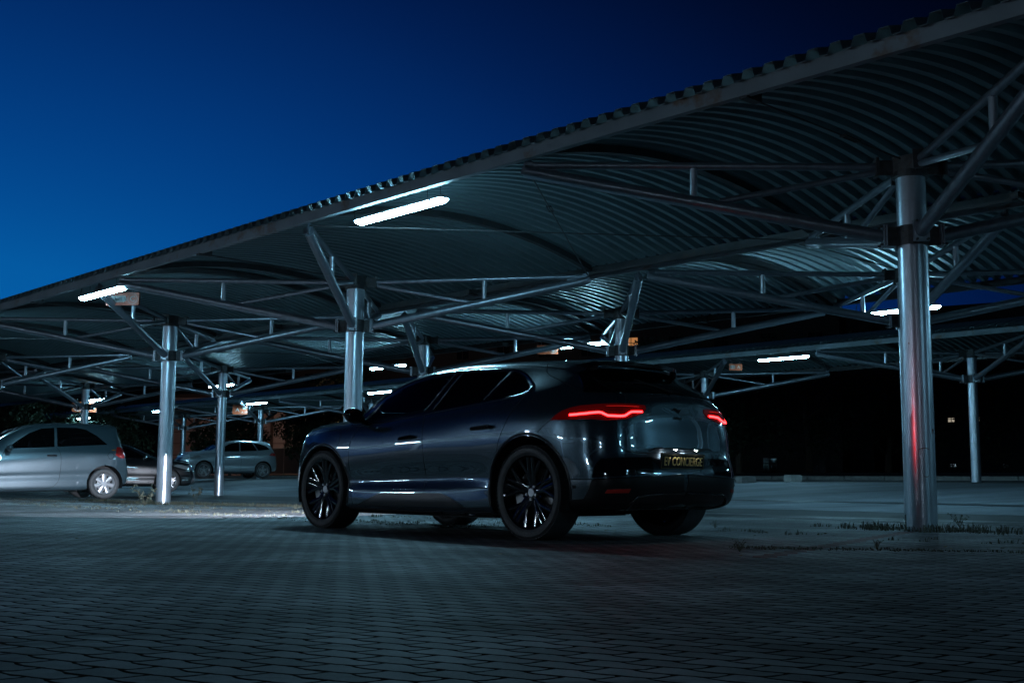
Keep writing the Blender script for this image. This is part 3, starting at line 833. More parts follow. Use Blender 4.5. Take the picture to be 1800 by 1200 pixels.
# check: local X = Fd, local Y = -Rd
def ray_px(x, y):
    """direction of a surveyed sight line (photo pixel) in car axes"""
    a = (x - 900) / 2053.97; b = (600 - y) / 2053.97; ro = .0067; pi_ = .1197
    u = a * cos(ro) + b * sin(ro); v = b * cos(ro) - a * sin(ro)
    d = Vector((u, cos(pi_) - v * sin(pi_), sin(pi_) + v * cos(pi_)))
    h = Vector((d.x, d.y)); return Vector((h.dot(Fd), -h.dot(Rd), d.z)).normalized()
def col(*p): return [Vector(q) for q in p]
def ringx(x, *yz): return [Vector((x, y, z)) for y, z in yz]
cols = [
 col((3.30,0,.20),(3.70,0,.24),(3.78,0,.36),(3.795,0,.50),(3.78,0,.64),(3.74,0,.78),(3.68,0,.88),(3.62,0,.93),(3.60,0,.94),(3.585,0,.945),(3.575,0,.948),(3.57,0,.95)),
 col((3.28,.45,.20),(3.66,.45,.24),(3.735,.45,.36),(3.75,.45,.50),(3.735,.45,.64),(3.69,.45,.78),(3.62,.44,.89),(3.53,.42,.945),(3.50,.38,.955),(3.47,.30,.965),(3.46,.15,.97),(3.46,0,.972)),
 col((3.20,.72,.20),(3.50,.78,.24),(3.58,.80,.36),(3.60,.805,.50),(3.585,.80,.64),(3.52,.79,.78),(3.42,.755,.90),(3.30,.68,.97),(3.24,.57,.995),(3.20,.42,1.01),(3.18,.2,1.018),(3.18,0,1.02)),
 ringx(3.42,(.70,.20),(.88,.24),(.905,.36),(.912,.50),(.91,.64),(.895,.78),(.85,.91),(.76,.985),(.63,1.018),(.45,1.035),(.2,1.045),(0,1.048)),
 ringx(3.20,(.74,.19),(.91,.23),(.93,.36),(.938,.50),(.936,.64),(.925,.80),(.88,.945),(.785,1.02),(.64,1.045),(.45,1.055),(.2,1.065),(0,1.07)),
 ringx(2.99,(.78,.18),(.915,.22),(.935,.36),(.945,.50),(.943,.66),(.935,.83),(.89,.965),(.79,1.035),(.64,1.062),(.45,1.075),(.22,1.085),(0,1.09)),
 ringx(2.78,(.79,.18),(.91,.22),(.93,.36),(.94,.50),(.94,.66),(.935,.83),(.90,.96),(.81,1.035),(.665,1.085),(.55,1.11),(.3,1.125),(0,1.13)),
 ringx(2.48,(.80,.17),(.905,.21),(.922,.36),(.905,.47),(.93,.64),(.93,.82),(.905,.95),(.845,1.03),(.70,1.19),(.60,1.27),(.32,1.30),(0,1.31)),
 ringx(2.15,(.80,.17),(.905,.20),(.922,.36),(.898,.47),(.93,.64),(.932,.82),(.905,.95),(.84,1.035),(.68,1.325),(.59,1.39),(.32,1.425),(0,1.435)),
 ringx(1.75,(.80,.17),(.905,.20),(.922,.36),(.895,.48),(.932,.66),(.935,.84),(.905,.98),(.835,1.065),(.665,1.415),(.57,1.475),(.32,1.512),(0,1.52)),
 ringx(1.25,(.80,.17),(.905,.20),(.922,.37),(.895,.49),(.932,.66),(.938,.85),(.905,1.01),(.835,1.105),(.655,1.45),(.56,1.51),(.3,1.545),(0,1.555)),
 ringx(.70,(.80,.17),(.905,.20),(.922,.38),(.905,.50),(.935,.66),(.942,.85),(.915,1.04),(.83,1.155),(.65,1.425),(.55,1.498),(.3,1.535),(0,1.547)),
 ringx(.30,(.80,.18),(.91,.22),(.932,.38),(.94,.50),(.948,.66),(.955,.85),(.928,1.05),(.83,1.19),(.65,1.385),(.545,1.478),(.3,1.518),(0,1.53)),
 ringx(0,(.80,.20),(.915,.25),(.935,.38),(.948,.50),(.955,.66),(.96,.85),(.935,1.04),(.835,1.205),(.66,1.36),(.545,1.462),(.3,1.502),(0,1.514)),
 col((-.20,.80,.23),(-.20,.91,.27),(-.20,.93,.39),(-.20,.94,.52),(-.20,.948,.68),(-.20,.95,.85),(-.22,.925,1.03),(-.24,.82,1.195),(-.20,.66,1.345),(-.16,.545,1.45),(-.16,.3,1.492),(-.16,0,1.505)),
 col((-.42,.78,.25),(-.44,.89,.28),(-.45,.91,.40),(-.45,.915,.53),(-.45,.92,.68),(-.44,.915,.85),(-.44,.885,1.03),(-.45,.765,1.180),(-.28,.63,1.355),(-.25,.53,1.443),(-.26,.3,1.482),(-.27,0,1.495)),
 col((-.58,.72,.26),(-.66,.82,.29),(-.69,.845,.41),(-.69,.85,.54),(-.66,.85,.68),(-.65,.845,.85),(-.62,.815,1.02),(-.60,.69,1.175),(-.32,.565,1.375),(-.30,.50,1.445),(-.32,.3,1.470),(-.33,0,1.484)),
 col((-.68,.55,.26),(-.79,.64,.30),(-.835,.66,.42),(-.84,.665,.55),(-.80,.67,.69),(-.785,.67,.85),(-.755,.65,1.02),(-.69,.52,1.178),(-.37,.43,1.390),(-.375,.40,1.452),(-.37,.25,1.462),(-.37,0,1.476)),
 col((-.70,.30,.26),(-.815,.36,.30),(-.865,.37,.42),(-.87,.375,.55),(-.82,.38,.69),(-.80,.38,.85),(-.785,.36,1.02),(-.735,.28,1.186),(-.395,.23,1.402),(-.41,.22,1.458),(-.40,.13,1.462),(-.39,0,1.468)),
 col((-.71,0,.26),(-.825,0,.30),(-.875,0,.42),(-.88,0,.55),(-.825,0,.69),(-.805,0,.85),(-.795,0,1.02),(-.75,0,1.19),(-.40,0,1.408),(-.42,0,1.460),(-.415,0,1.462),(-.41,0,1.464)),
]
NU, NV = 10, 8
rows = net_surface(cols, NU, NV)
shell = full_shell(rows)
bvh = bvh_of(shell)
RA, FAx = (0.0, .385, .455), (2.985, .375, .435)
def cast_side(sgn=1):
    def f(x, z):
        h = bvh.ray_cast(Vector((x, 2.5 * sgn, z)), Vector((0, -sgn, 0)))
        if h[0] is None: return None
        n = h[1] if h[1].y * sgn > 0 else -h[1]
        return h[0], n
    return f
def cast_rear(y, z):
    h = bvh.ray_cast(Vector((-3, y, z)), Vector((1, 0, 0)))
    if h[0] is None: return None
    return h[0], (h[1] if h[1].x < 0 else -h[1])
def cast_sight(x, y):
    d = ray_px(x, y); h = bvh.ray_cast(CAML, d)
    if h[0] is None: return None
    return h[0], (h[1] if h[1].dot(d) < 0 else -h[1])
z1 = lambda x, y: (500 + .3 * x, 600 + .3 * y)
z2 = lambda x, y: (860 + .3 * x, 600 + .3 * y)
SL = cast_side(1)
# side glass outlines, as (x, z)
g_front = [(2.50,1.015),(2.30,1.022),(1.85,1.055),(1.46,1.088),(1.22,1.435),(1.45,1.432),(1.75,1.402),(2.0,1.345),(2.2,1.272),(2.4,1.135),(2.51,1.05)]
g_quart_f = []
g_rear = [(1.36,1.098),(.66,1.152),(.48,1.405),(.75,1.428),(1.13,1.437)]
g_quart = [(.60,1.158),(.35,1.178),(.19,1.198),(.13,1.245),(.19,1.29),(.30,1.345),(.43,1.398)]
frame = [(2.60,1.0),(2.30,1.005),(1.85,1.038),(1.40,1.078),(.80,1.126),(.35,1.160),(.17,1.180),(.09,1.22),(.10,1.265),(.17,1.305),(.29,1.365),(.44,1.422),(.75,1.448),(1.15,1.458),(1.48,1.452),(1.78,1.422),(2.03,1.365),(2.25,1.285),(2.45,1.155),(2.60,1.04)]
shell_hole_front = [(2.44,1.045),(2.30,1.045),(1.85,1.075),(1.48,1.11),(1.27,1.41),(1.45,1.41),(1.75,1.38),(2.0,1.32),(2.2,1.24),(2.38,1.12)]
wind_top = [(2.74,-.1),(2.72,.40),(2.62,.55),(2.10,.52),(1.88,.50),(1.88,-.1)]
cut_holes(shell, [RA, FAx], [shell_hole_front], wind_top, ymin=.5)
body = obj('body', shell, darkpaint, car, True)
body.data.set_sharp_from_angle(angle=R(50))
def both(o):
    mirror_obj(o, car); return o
def ring_patch(name, outer, inner_list, m, off):
    """flat frame: strips along outline"""
    pass
# window surround (black), laid as strips round each pane, then the panes
def outline_strip(name, poly, wd, m, off, cast=SL):
    return both(strip_on(name, list(poly) + [poly[0], poly[1]], cast, wd, m, car, off, step=.012))
both(patch('side_window', g_front, SL, tglass, car, off=.004, rim=.001))
both(patch('side_window', g_rear, SL, dglass, car, off=.004))
both(patch('side_window', g_quart, SL, dglass, car, off=.004))
both(patch('pillar_trim', [(1.47,1.082),(1.355,1.092),(1.125,1.443),(1.215,1.441)], SL, glossb, car, off=.006, rim=.012))
both(patch('pillar_trim', [(.665,1.146),(.60,1.150),(.425,1.404),(.485,1.411)], SL, glossb, car, off=.006, rim=.012))
both(patch('pillar_trim', [(2.60,1.0),(2.40,1.005),(2.40,1.03),(2.42,1.13),(2.52,1.055)], SL, glossb, car, off=.005, rim=.012))
def openstrip(name, pts, wd, m, off=.004): return both(strip_on(name, pts, SL, wd, m, car, off, step=.015))
openstrip('window_trim', [(2.55,.998),(2.30,1.005),(1.85,1.040),(1.40,1.080),(.80,1.130),(.35,1.165),(.17,1.185)], .026, glossb, .007)
openstrip('window_trim', [(.17,1.185),(.10,1.215),(.10,1.262),(.17,1.305),(.29,1.366),(.44,1.418),(.75,1.446),(1.15,1.455),(1.48,1.450),(1.78,1.420),(2.03,1.363),(2.25,1.283),(2.45,1.150),(2.58,1.03)], .030, glossb, .007)
sealglintm = mat('seal_edge_glint', (.16, .19, .22), .22, .8)  # seal lines in pale metal, standing in for glints on the pane edges
for pts in ([(2.43,1.035),(2.33,1.10),(2.24,1.205)], [(1.475,1.095),(1.34,1.27),(1.225,1.43)], [(1.35,1.105),(1.24,1.27),(1.13,1.435)], [(.66,1.160),(.575,1.28),(.49,1.402)]):
    openstrip('window_seal_glint', pts, .008, sealglintm, .014)
openstrip('roof_gutter', [(2.62,1.075),(2.45,1.20),(2.25,1.325),(2.03,1.415),(1.78,1.468),(1.45,1.494),(1.10,1.498),(.75,1.488),(.40,1.462),(.10,1.43),(-.12,1.40)], .010, seamm, .001)
# windscreen skin
def cast_top(x, y):
    h = bvh.ray_cast(Vector((x, y, 3)), Vector((0, 0, -1)))
    return None if h[0] is None else (h[0], h[1] if h[1].z > 0 else -h[1])
ws = [(2.79,.0),(2.76,.30),(2.66,.575),(2.12,.54),(1.86,.51),(1.82,.25),(1.82,0),(1.82,-.25),(1.86,-.51),(2.12,-.54),(2.66,-.575),(2.76,-.30)]
patch('windscreen', ws, cast_top, tglass, car, step=.06, off=.004, rim=.001)
patch('roof_glass', [(1.70,.50),(1.70,-.50),(.2,-.47),(.2,.47)], cast_top, dglass, car, step=.08, off=.003, rim=.006)
# rear screen from the net itself
def net_patch(name, i0, i1, j0, j1, m, off, rim=.012, mirror=True, sides=(1,)):
    bm = BM(); g = []
    ii = list(range(i0, i1 + 1))
    def nrm(i, j):
        a = rows[min(j + 1, len(rows) - 1)][i] - rows[max(j - 1, 0)][i]; b = rows[j][min(i + 1, len(rows[0]) - 1)] - rows[j][max(i - 1, 0)]
        n = b.cross(a)
        if n.length < 1e-8: return Vector((-1, 0, .5)).normalized()
        n.normalize(); c = rows[j][i] - Vector((1.2, 0, .7))
        return n if n.dot(c) > 0 else -n
    full = [(i, 1) for i in ii] + ([(i, -1) for i in reversed(ii[:-1])] if mirror else [])
    for j in range(j0, j1 + 1):
        r = []
        for i, s in full:
            p = rows[j][i]; n = nrm(i, j); q = p + n * off
            r.append(bm.verts.new((q.x, q.y * s, q.z)))
        g.append(r)
    for a, b in zip(g, g[1:]):
        for k in range(len(a) - 1): bm.faces.new((a[k], a[k + 1], b[k + 1], b[k]))
    bmesh.ops.remove_doubles(bm, verts=bm.verts, dist=.0005)
    bmesh.ops.recalc_face_normals(bm, faces=bm.faces)
    f = max(bm.faces, key=lambda f: f.calc_area())
    return bm
I = lambda c: int(c * NU)
J = lambda b: int(b * NV)
bm = net_patch('rear_window', I(15.1), I(19), J(7.12), J(8.0), dglass, .005)
r = bmesh.ops.extrude_face_region(bm, geom=bm.faces[:]); bmesh.ops.translate(bm, verts=[v for v in r['geom'] if isinstance(v, bmesh.types.BMVert)], vec=(.006, 0, -.008))
bmesh.ops.recalc_face_normals(bm, faces=bm.faces)
obj('rear_window', bm, dglass, car, True).data.set_sharp_from_angle(angle=R(40))
# roof spoiler: black slab with end plates round the back of the roof
bm = BM(); prof = []
ring = [rows[J(9)][i] for i in range(I(14.9), I(19) + 1, 3)]
pts = ring + [Vector((p.x, -p.y, p.z)) for p in reversed(ring[:-1])]
prev = None
for k, p in enumerate(pts):
    c = Vector((.55, 0, p.z)); o_ = (p - c); o_.z = 0; o_.normalize()
    edge = min(1, min(k, len(pts) - 1 - k) / 5)
    e = .012 + .052 * edge
    q = [p + o_ * -.16 * edge + Vector((0, 0, .018 * edge + .004)), p + o_ * -.03 + Vector((0, 0, .012)), p + o_ * e + Vector((0, 0, .000)), p + o_ * (e - .006) + Vector((0, 0, -.022 - .01 * edge)), p + o_ * -.03 + Vector((0, 0, -.045))]
    r = [bm.verts.new(v) for v in q]
    if prev:
        for m_ in range(4): bm.faces.new((prev[m_], prev[m_ + 1], r[m_ + 1], r[m_]))
    prev = r
bmesh.ops.recalc_face_normals(bm, faces=bm.faces)
obj('roof_spoiler', bm, glossb, car, True).data.set_sharp_from_angle(angle=R(35))
for s in (1, -1):
    bm = BM(); A = [Vector((-.20, .575 * s, 1.425)), Vector((-.34, .50 * s, 1.455)), Vector((-.375, .485 * s, 1.448)), Vector((-.365, .49 * s, 1.385)), Vector((-.30, .565 * s, 1.362))]
    a = [bm.verts.new(v + Vector((-.008, .012 * s, 0))) for v in A]; b = [bm.verts.new(v + Vector((.008, -.012 * s, 0))) for v in A]
    bm.faces.new(a); bm.faces.new(b[::-1])
    for k in range(5): bm.faces.new((a[k], b[k], b[(k + 1) % 5], a[(k + 1) % 5]))
    bmesh.ops.recalc_face_normals(bm, faces=bm.faces); obj('spoiler_fin', bm, glossb, car)
# shut lines
def seam(pts, cast=SL, wd=.007, mir=True):
    o = strip_on('panel_gap', pts, cast, wd, seamm, car, .0012, step=.012)
    if mir: mirror_obj(o, car)
seam([(2.40,1.0),(2.45,.93),(2.52,.81),(2.53,.65),(2.50,.38),(2.46,.24)])
seam([(1.46,1.075),(1.40,1.0),(1.385,.90),(1.36,.70),(1.36,.55),(1.37,.40),(1.355,.22)])
seam([(.10,1.20),(.14,1.12),(.24,.96),(.33,.80),(.37,.66)])
seam([(2.46,.24),(1.36,.222),(.50,.25)])
seam([(2.62,1.02),(2.86,1.00),(3.1,.97),(3.3,.92),(3.46,.84)])
seam([(2.93,.955),(2.80,.965),(2.71,.94),(2.69,.87),(2.73,.80),(2.78,.76)])                # charge flap
# door crease and lower facet
def crease(pts, wd, m, off=.006): return both(strip_on('body_crease', pts, SL, wd, m, car, off, step=.02))
crease([(2.42,.380),(2.1,.385),(1.6,.392),(1.0,.402),(.50,.415)], .016, darkpaint)
both(patch('door_cladding', [(2.40,.235),(2.20,.30),(2.02,.352),(1.12,.362),(.98,.325),(.80,.245)], SL, trimm, car, off=.005))
both(patch('sill_trim', [(2.52,.172),(2.52,.212),(1.4,.200),(.46,.212),(.46,.178),(1.4,.165)], SL, blackm, car, off=.008))
# hatch shut line and rear bumper pieces (surveyed from the photograph onto the shell)
def hatch(pts): 
    o = strip_on('panel_gap', pts, cast_sight, .007, seamm, car, .0012, step=1.2); return o
hatch([z2(348,120), z2(338,165), z2(352,190), z2(400,215)])
hatch([z2(403,212), z2(470,252), z2(555,283), z2(650,295), z2(745,303), z2(748,360), z2(752,450), z2(752,540), z2(768,590), z2(800,625), z2(860,640), z2(1000,640), z2(1200,632), z2(1310,620)])
hatch([z2(372,452), z2(330,485), z2(290,530)])
hatch([z2(452,803), z2(520,800), z2(612,798)])
def mirrored(o): mirror_obj(o, car); return o
ins = mirrored(patch('bumper_insert', [z2(612,790), z2(622,730), z2(640,700), z2(662,682), z2(760,672), z2(960,665), z2(975,765), z2(800,778)], cast_sight, glossb, car, step=5, off=.003))
val = mirrored(patch('rear_valance', [z2(478,923), z2(566,914), z2(590,870), z2(612,803), z2(700,795), z2(960,782), z2(1150,772), z2(1150,930), z2(900,985), z2(700,985), z2(520,985)], cast_sight, trimm, car, step=5, off=.006))
edge_s = mirrored(strip_on('bumper_edge_trim', [z2(612,803), z2(800,788), z2(960,778), z2(1150,768)], cast_sight, .012, glossb, car, .010, step=2))
refl = mirrored(patch('rear_reflector', [z2(690,880), z2(702,858), z2(838,852), z2(826,875)], cast_sight, mat('red_reflector', (.45, .02, .012), .3, coat=.5), car, step=4, off=.011))
dif = mirrored(strip_on('diffuser_edge', [z2(690,988), z2(790,978), z2(830,945), z2(880,900), z2(960,885), z2(1150,872)], cast_sight, .028, glossb, car, .02, step=2))
for px in ((508,846), (740,828)):
    h = cast_sight(*z2(*px)); bm = BM(); tube(bm, h[0] - h[1] * .004, h[0] + h[1] * .009, .013, 16); tube(bm, h[0] + h[1] * .009, h[0] + h[1] * .0105, .008, 12)
    mirrored(obj('parking_sensor', bm, trimm, car))
# tail lamps
lens = patch('tail_lamp', [z2(366,457), z2(395,428), z2(430,404), z2(480,385), z2(540,371), z2(640,361), z2(745,356), z2(850,357), z2(915,364), z2(922,385), z2(900,412), z2(850,432), z2(800,446), z2(700,455), z2(600,448), z2(480,452)], cast_sight, lens_red, car, step=4, off=.006)
led = strip_on('light_strip', [z2(478,427), z2(560,418), z2(650,409), z2(662,411), z2(700,427), z2(712,428), z2(790,428), z2(802,424), z2(832,405), z2(842,403), z2(897,402)], cast_sight, .019, led_red, None, .013, step=1.0)
lit2 = strip_on('light_strip', [z2(690,372), z2(780,370), z2(880,372)], cast_sight, .004, mat('dim_red_led', (.3, .01, .01), .3, emis=(1, .03, .02), es=.35), None, .009, step=1.0)
lens2 = mirror_obj(lens, car)
led.parent = lens; lit2.parent = lens
for o in (led, lit2): mirror_obj(o, lens2)
# badges
bm = text_mesh('JAGUAR', .030, .003, .001); bm.transform(Matrix.Rotation(R(-90), 4, 'Z') @ Matrix.Rotation(R(90), 4, 'X'))
h = cast_rear(-.02, .985); b_ = obj('badge_lettering', bm, trimm, car); b_.location = (h[0].x - .004, 0.0, .985)
h = cast_rear(0, 1.06); bm = BM()
polytube(bm, [(h[0].x - .006, .055 - .11 * i / 8, 1.055 + .012 * sin(i * .9)) for i in range(9)], [.003, .006, .008, .009, .008, .009, .007, .005, .003], 8)
obj('rear_emblem', bm, trimm, car)
# number plate
pl = BM(); box(pl, (0, 0, 0), (.012, .545, .135)); bmesh.ops.bevel(pl, geom=pl.edges[:], offset=.004, segments=2)
plate = obj('number_plate', pl, trimm, car); plate.location = (-.868, .028, .632); plate.rotation_euler = (0, R(-6), 0)
bm = BM(); box(bm, (-.0068, 0, .004), (.002, .525, .112)); bmesh.ops.bevel(bm, geom=[e for e in bm.edges], offset=.0008, segments=1); obj('plate_face', bm, platem, plate)
for word, yc in (('EV', .195), ('CONCIERGE', -.055)):
    bm = text_mesh(word, .100, .004, .0008, .68)
    bm.transform(Matrix.Rotation(R(-90), 4, 'Z') @ Matrix.Rotation(R(90), 4, 'X')); t_ = obj('plate_lettering', bm, gold, plate); t_.location = (-.010, yc, .006)
bm = BM()
for a, b in ((.264, -.264),):
    box(bm, (-.0085, 0, .057), (.003, .53, .003)); box(bm, (-.0085, 0, -.050), (.003, .53, .003)); box(bm, (-.0085, .264, .0035), (.003, .003, .110)); box(bm, (-.0085, -.264, .0035), (.003, .003, .110))
obj('plate_border', bm, mat('dull_gold_border', (.22, .16, .06), .4, .3), plate)
bm = BM(); box(bm, (-.845, 0, .738), (.11, .60, .014)); obj('plate_lamp_ledge', bm, trimm, car)
# wiper
bm = BM(); tube(bm, (-.765, .02, 1.20), (-.60, .30, 1.300), .008, 8); obj('rear_wiper', bm, blackm, car)
# handles
for x0, x1, z0, z1_ in ((1.72, 1.50, .850, .866), (.70, .42, .912, .925)):
    a = SL(x0, z0); b = SL(x1, z1_); bm = BM()
    obox(bm, a[0] + Vector((0, .004, 0)), b[0] + Vector((0, .034, 0)), .018, .030, up=Vector((0, 0, 1)))
    bmesh.ops.bevel(bm, geom=bm.edges[:], offset=.006, segments=2)
    tube(bm, b[0] + Vector((.02, -.01, 0)), b[0] + Vector((.02, .03, 0)), .014, 10)
    both(obj('door_handle', bm, glossb, car, True)).data.set_sharp_from_angle(angle=R(50))
# mirrors
bm = BM(); bmesh.ops.create_uvsphere(bm, u_segments=20, v_segments=12, radius=1, matrix=Matrix.Translation((2.30, 1.035, 1.075)) @ Matrix.Diagonal((.075, .115, .075, 1)))
for v in bm.verts:
    if v.co.x < 2.265: v.co.x = 2.265 + (v.co.x - 2.265) * .15
    v.co.z += (v.co.y - 1.0) * .1
tube(bm, (2.31, .88, 1.01), (2.30, .98, 1.045), .028, 10)
mir = obj('door_mirror', bm, glossb, car, True); mir.data.set_sharp_from_angle(angle=R(40)); mirror_obj(mir, car)
# cabin
cab = mat('dark_cabin_fabric', (.02, .022, .024), .8)
bm = BM(); box(bm, (1.1, 0, .60), (2.8, 1.5, .06)); box(bm, (2.30, 0, .90), (.35, 1.5, .16)); bmesh.ops.bevel(bm, geom=bm.edges[:], offset=.02, segments=2)
obj('dashboard_and_floor', bm, cab, car)
for y in (.38, -.38):
    for x in (1.35, .45):
        if x == .45 and y < 0: pass
        bm = BM(); box(bm, (x + .25, y, .74), (.5, .5, .16)); box(bm, (x - .02, y, 1.02), (.14, .48, .56), Matrix.Rotation(R(-14), 4, 'Y')); box(bm, (x - .12, y, 1.33), (.09, .26, .16))
        bmesh.ops.bevel(bm, geom=bm.edges[:], offset=.035, segments=3); obj('seat', bm, cab, car, True)
bm = BM()
q = Matrix.Translation((1.98, .38, 1.00)) @ Matrix.Rotation(R(-25), 4, 'Y')
pts = [q @ Vector((0, .185 * cos(2 * pi * k / 24), .185 * sin(2 * pi * k / 24))) for k in range(25)]
polytube(bm, pts, .015, 8); tube(bm, q @ Vector((.02, -.17, 0)), q @ Vector((.02, .17, 0)), .018, 8); tube(bm, q @ Vector((0, 0, 0)), q @ Vector((.22, 0, -.03)), .03, 10)
obj('steering_wheel', bm, blackm, car, True)
# underbody, arches, wheels
bm = BM(); box(bm, (1.5, 0, .30), (1.98, 1.64, .28)); box(bm, (-.58, 0, .42), (.26, 1.2, .34)); box(bm, (3.46, 0, .40), (.12, 1.2, .36)); box(bm, (0, 0, .50), (1.0, 1.04, .25)); box(bm, (2.98, 0, .50), (1.0, 1.04, .25))
obj('underbody', bm, blackm, car)
for ax, az, ar in (RA, FAx): arch_liner(car, ax, az, ar + .002, .925, .52, blackm)
for ax, az, ar in (RA, FAx):
    pts = [(ax + (ar + .014) * cos(a), az + (ar + .014) * sin(a)) for a in [(-.28 + (pi + .56) * i / 24) for i in range(25)]]
    both(strip_on('arch_lip', pts, SL, .024, trimm, car, .006, step=.02))
RO = .381; RR = .292
for x in (0, 2.99):
    for s in (1, -1): make_wheel(car, x, s * .808, s, RO, .255, RR, rubber, glossb, 'y10', alloy)
# tyre wall lettering
for x in (0, 2.99):
    for wh in [c for c in car.children if c.name.startswith('wheel') and abs(c.location.x - x) < .1 and c.location.y > 0 and c.type == 'EMPTY']:
        for word, a0 in (('GOODYEAR', 90), ('EAGLE   ', -90), ('      F1', -90)):
            bm = BM(); 
            for k, ch in enumerate(word):
                if ch == ' ': continue
                tb = text_mesh(ch, .034, .002, .0008); a = R(a0 - (k - 3.5) * 7.5 * (1 if a0 > 0 else 1))
                # letters stand on the wall, read from outside the left flank (outside looks along -Y, X runs left)
                M_ = Matrix.Rotation(0, 4, 'Y') @ Matrix.Rotation(pi, 4, 'Z') @ Matrix.Rotation(R(90), 4, 'X')
                tb.transform(Matrix.Rotation((a - R(90)), 4, 'Z') @ Matrix.Identity(4))
                for v in tb.verts: v.co.x += cos(a) * .338; v.co.y += sin(a) * .338
                tb.transform(M_)
                tmp = bpy.data.meshes.new('x'); tb.to_mesh(tmp); tb.free(); bm.from_mesh(tmp); bpy.data.meshes.remove(tmp)
            o = obj('tyre_lettering', bm, mat('dark_tyre_marks', (.018, .018, .018), .35), wh); o.location = (0, .128, 0)
for wh in [c for c in car.children if c.type == 'EMPTY' and c.name.startswith('wheel')]:
    bm = BM(); tube(bm, (0, 0, 0), (0, .001, 0), .01, 3); bm.free()
# ---------------------------------------------------------------- the other parked cars
def simple_net(st, front, rear):
    def ring(x, w, zs, zsh, zb, yr, zr, zc):
        return ringx(x, (w-.12, zs), (w-.02, zs+.03), (w, zs+.17), (w-.008, zs+.30), (w+.004, (zs+zsh)/2+.06), (w, zsh-.06), (w-.03, zsh+.04), (w-.08, zb), (yr, zr), (yr-.08, zr+.045), (yr*.5, zc-.012), (0, zc))
    cols = []
    def endcol(y, X, Z):
        yy = [y*.92, y*.98, y, y, y, y*.99, y*.97, y*.92, y*.80, y*.74, y*.4, 0]
        return [Vector((a, b, c)) for a, b, c in zip(X, yy, Z)]
    for y, X, Z in front: cols.append(endcol(y, X, Z))
    for s in st: cols.append(ring(*s))
    for y, X, Z in rear: cols.append(endcol(y, X, Z))
    return cols
def simple_car(name, label, loc, heading, spec, pitch=0.0, sc=1.0):
    root = empty(name, loc, R(heading), label, 'car'); root.rotation_euler = (0, R(pitch), R(heading)); root.scale = (sc, sc, sc)
    rows = net_surface(spec['net'], 6, 5); sh = full_shell(rows); bv = bvh_of(sh)
    def SLc(x, z):
        h = bv.ray_cast(Vector((x, 2.5, z)), Vector((0, -1, 0)))
        return None if h[0] is None else (h[0], h[1] if h[1].y > 0 else -h[1])
    def top(x, y):
        h = bv.ray_cast(Vector((x, y, 3)), Vector((0, 0, -1)))
        return None if h[0] is None else (h[0], h[1] if h[1].z > 0 else -h[1])
    def endc(sg):
        def f(y, z):
            h = bv.ray_cast(Vector((sg * 8, y, z)), Vector((-sg, 0, 0)))
            return None if h[0] is None else (h[0], h[1] if h[1].x * sg > 0 else -h[1])
        return f
    RO_, WB = spec['RO'], spec['WB']
    ar = RO_ + .055; arches = [(0, RO_ + .01, ar), (WB, RO_ + .01, ar)]
    cut_holes(sh, arches)
    b = obj('body', sh, spec['paint'], root, True); b.data.set_sharp_from_angle(angle=R(45))
    def mir(o):
        c = mirror_obj(o, root); return o
    for P in spec['windows']: mir(patch('side_window', P, SLc, dglass, root, step=.06, off=.005))
    for pts in spec['seams']: mir(strip_on('panel_gap', pts, SLc, .008, seamm, root, .002))
    patch('windscreen', spec['ws'], top, dglass, root, step=.10, off=.005)
    if spec.get('rw'): patch('rear_window', spec['rw'], endc(-1), dglass, root, step=.08, off=.005)
    for nm, P, m in spec.get('side_bits', []): mir(patch(nm, P, SLc, m, root, step=.05, off=.008))
    for nm, P, m in spec.get('front_bits', []): mir(patch(nm, P, endc(1), m, root, step=.05, off=.008))
    for nm, P, m in spec.get('front_mid', []): patch(nm, P, endc(1), m, root, step=.05, off=.010)
    for x0, z0 in spec['handles']:
        a = SLc(x0, z0); bm = BM(); obox(bm, a[0] + Vector((-.09, .022, 0)), a[0] + Vector((.09, .022, .004)), .02, .028); bmesh.ops.bevel(bm, geom=bm.edges[:], offset=.007, segments=2); mir(obj('door_handle', bm, spec.get('hm', trimm), root, True))
    mx, mz = spec['mirror']; a = SLc(mx, mz - .03); bm = BM()
    bmesh.ops.create_uvsphere(bm, u_segments=14, v_segments=9, radius=1, matrix=Matrix.Translation((mx, a[0].y + .11, mz + .03)) @ Matrix.Diagonal((.06, .10, .065, 1)))
    tube(bm, (mx, a[0].y - .02, mz - .01), (mx, a[0].y + .06, mz + .01), .022, 8); mir(obj('door_mirror', bm, spec['paint'], root, True))
    W_ = spec['W']
    bm = BM(); box(bm, (WB / 2, 0, .30), (WB - 2 * ar - .02, 2 * W_ - .22, .22)); box(bm, (0, 0, .45), (2 * ar, 2 * W_ - .75, .3)); box(bm, (WB, 0, .45), (2 * ar, 2 * W_ - .75, .3)); obj('underbody', bm, blackm, root)
    for ax, az, r_ in arches: arch_liner(root, ax, az, r_ + .002, W_ - .02, W_ - .36, blackm)
    for x in (0, WB):
        for s in (1, -1): make_wheel(root, x, s * (W_ - .115), s, RO_, .195, spec['RR'], rubber, alloy, spec['style'], alloy, tread=False)
    return root
silver = paint('silver_metallic_paint', (.045, .075, .092), .12, .33, .3)
white = paint('pale_silver_paint', (.24, .28, .31), .12, .35, .4)
blackp = paint('black_paint', (.006, .007, .009), .2, .3, .3)
clearlamp = mat('headlamp_lens', (.35, .37, .38), .08, .6, coat=1)
amber = mat('amber_lens', (.35, .12, .02), .15, coat=.8)
redl = mat('unlit_red_lens', (.30, .012, .01), .12, coat=.9)
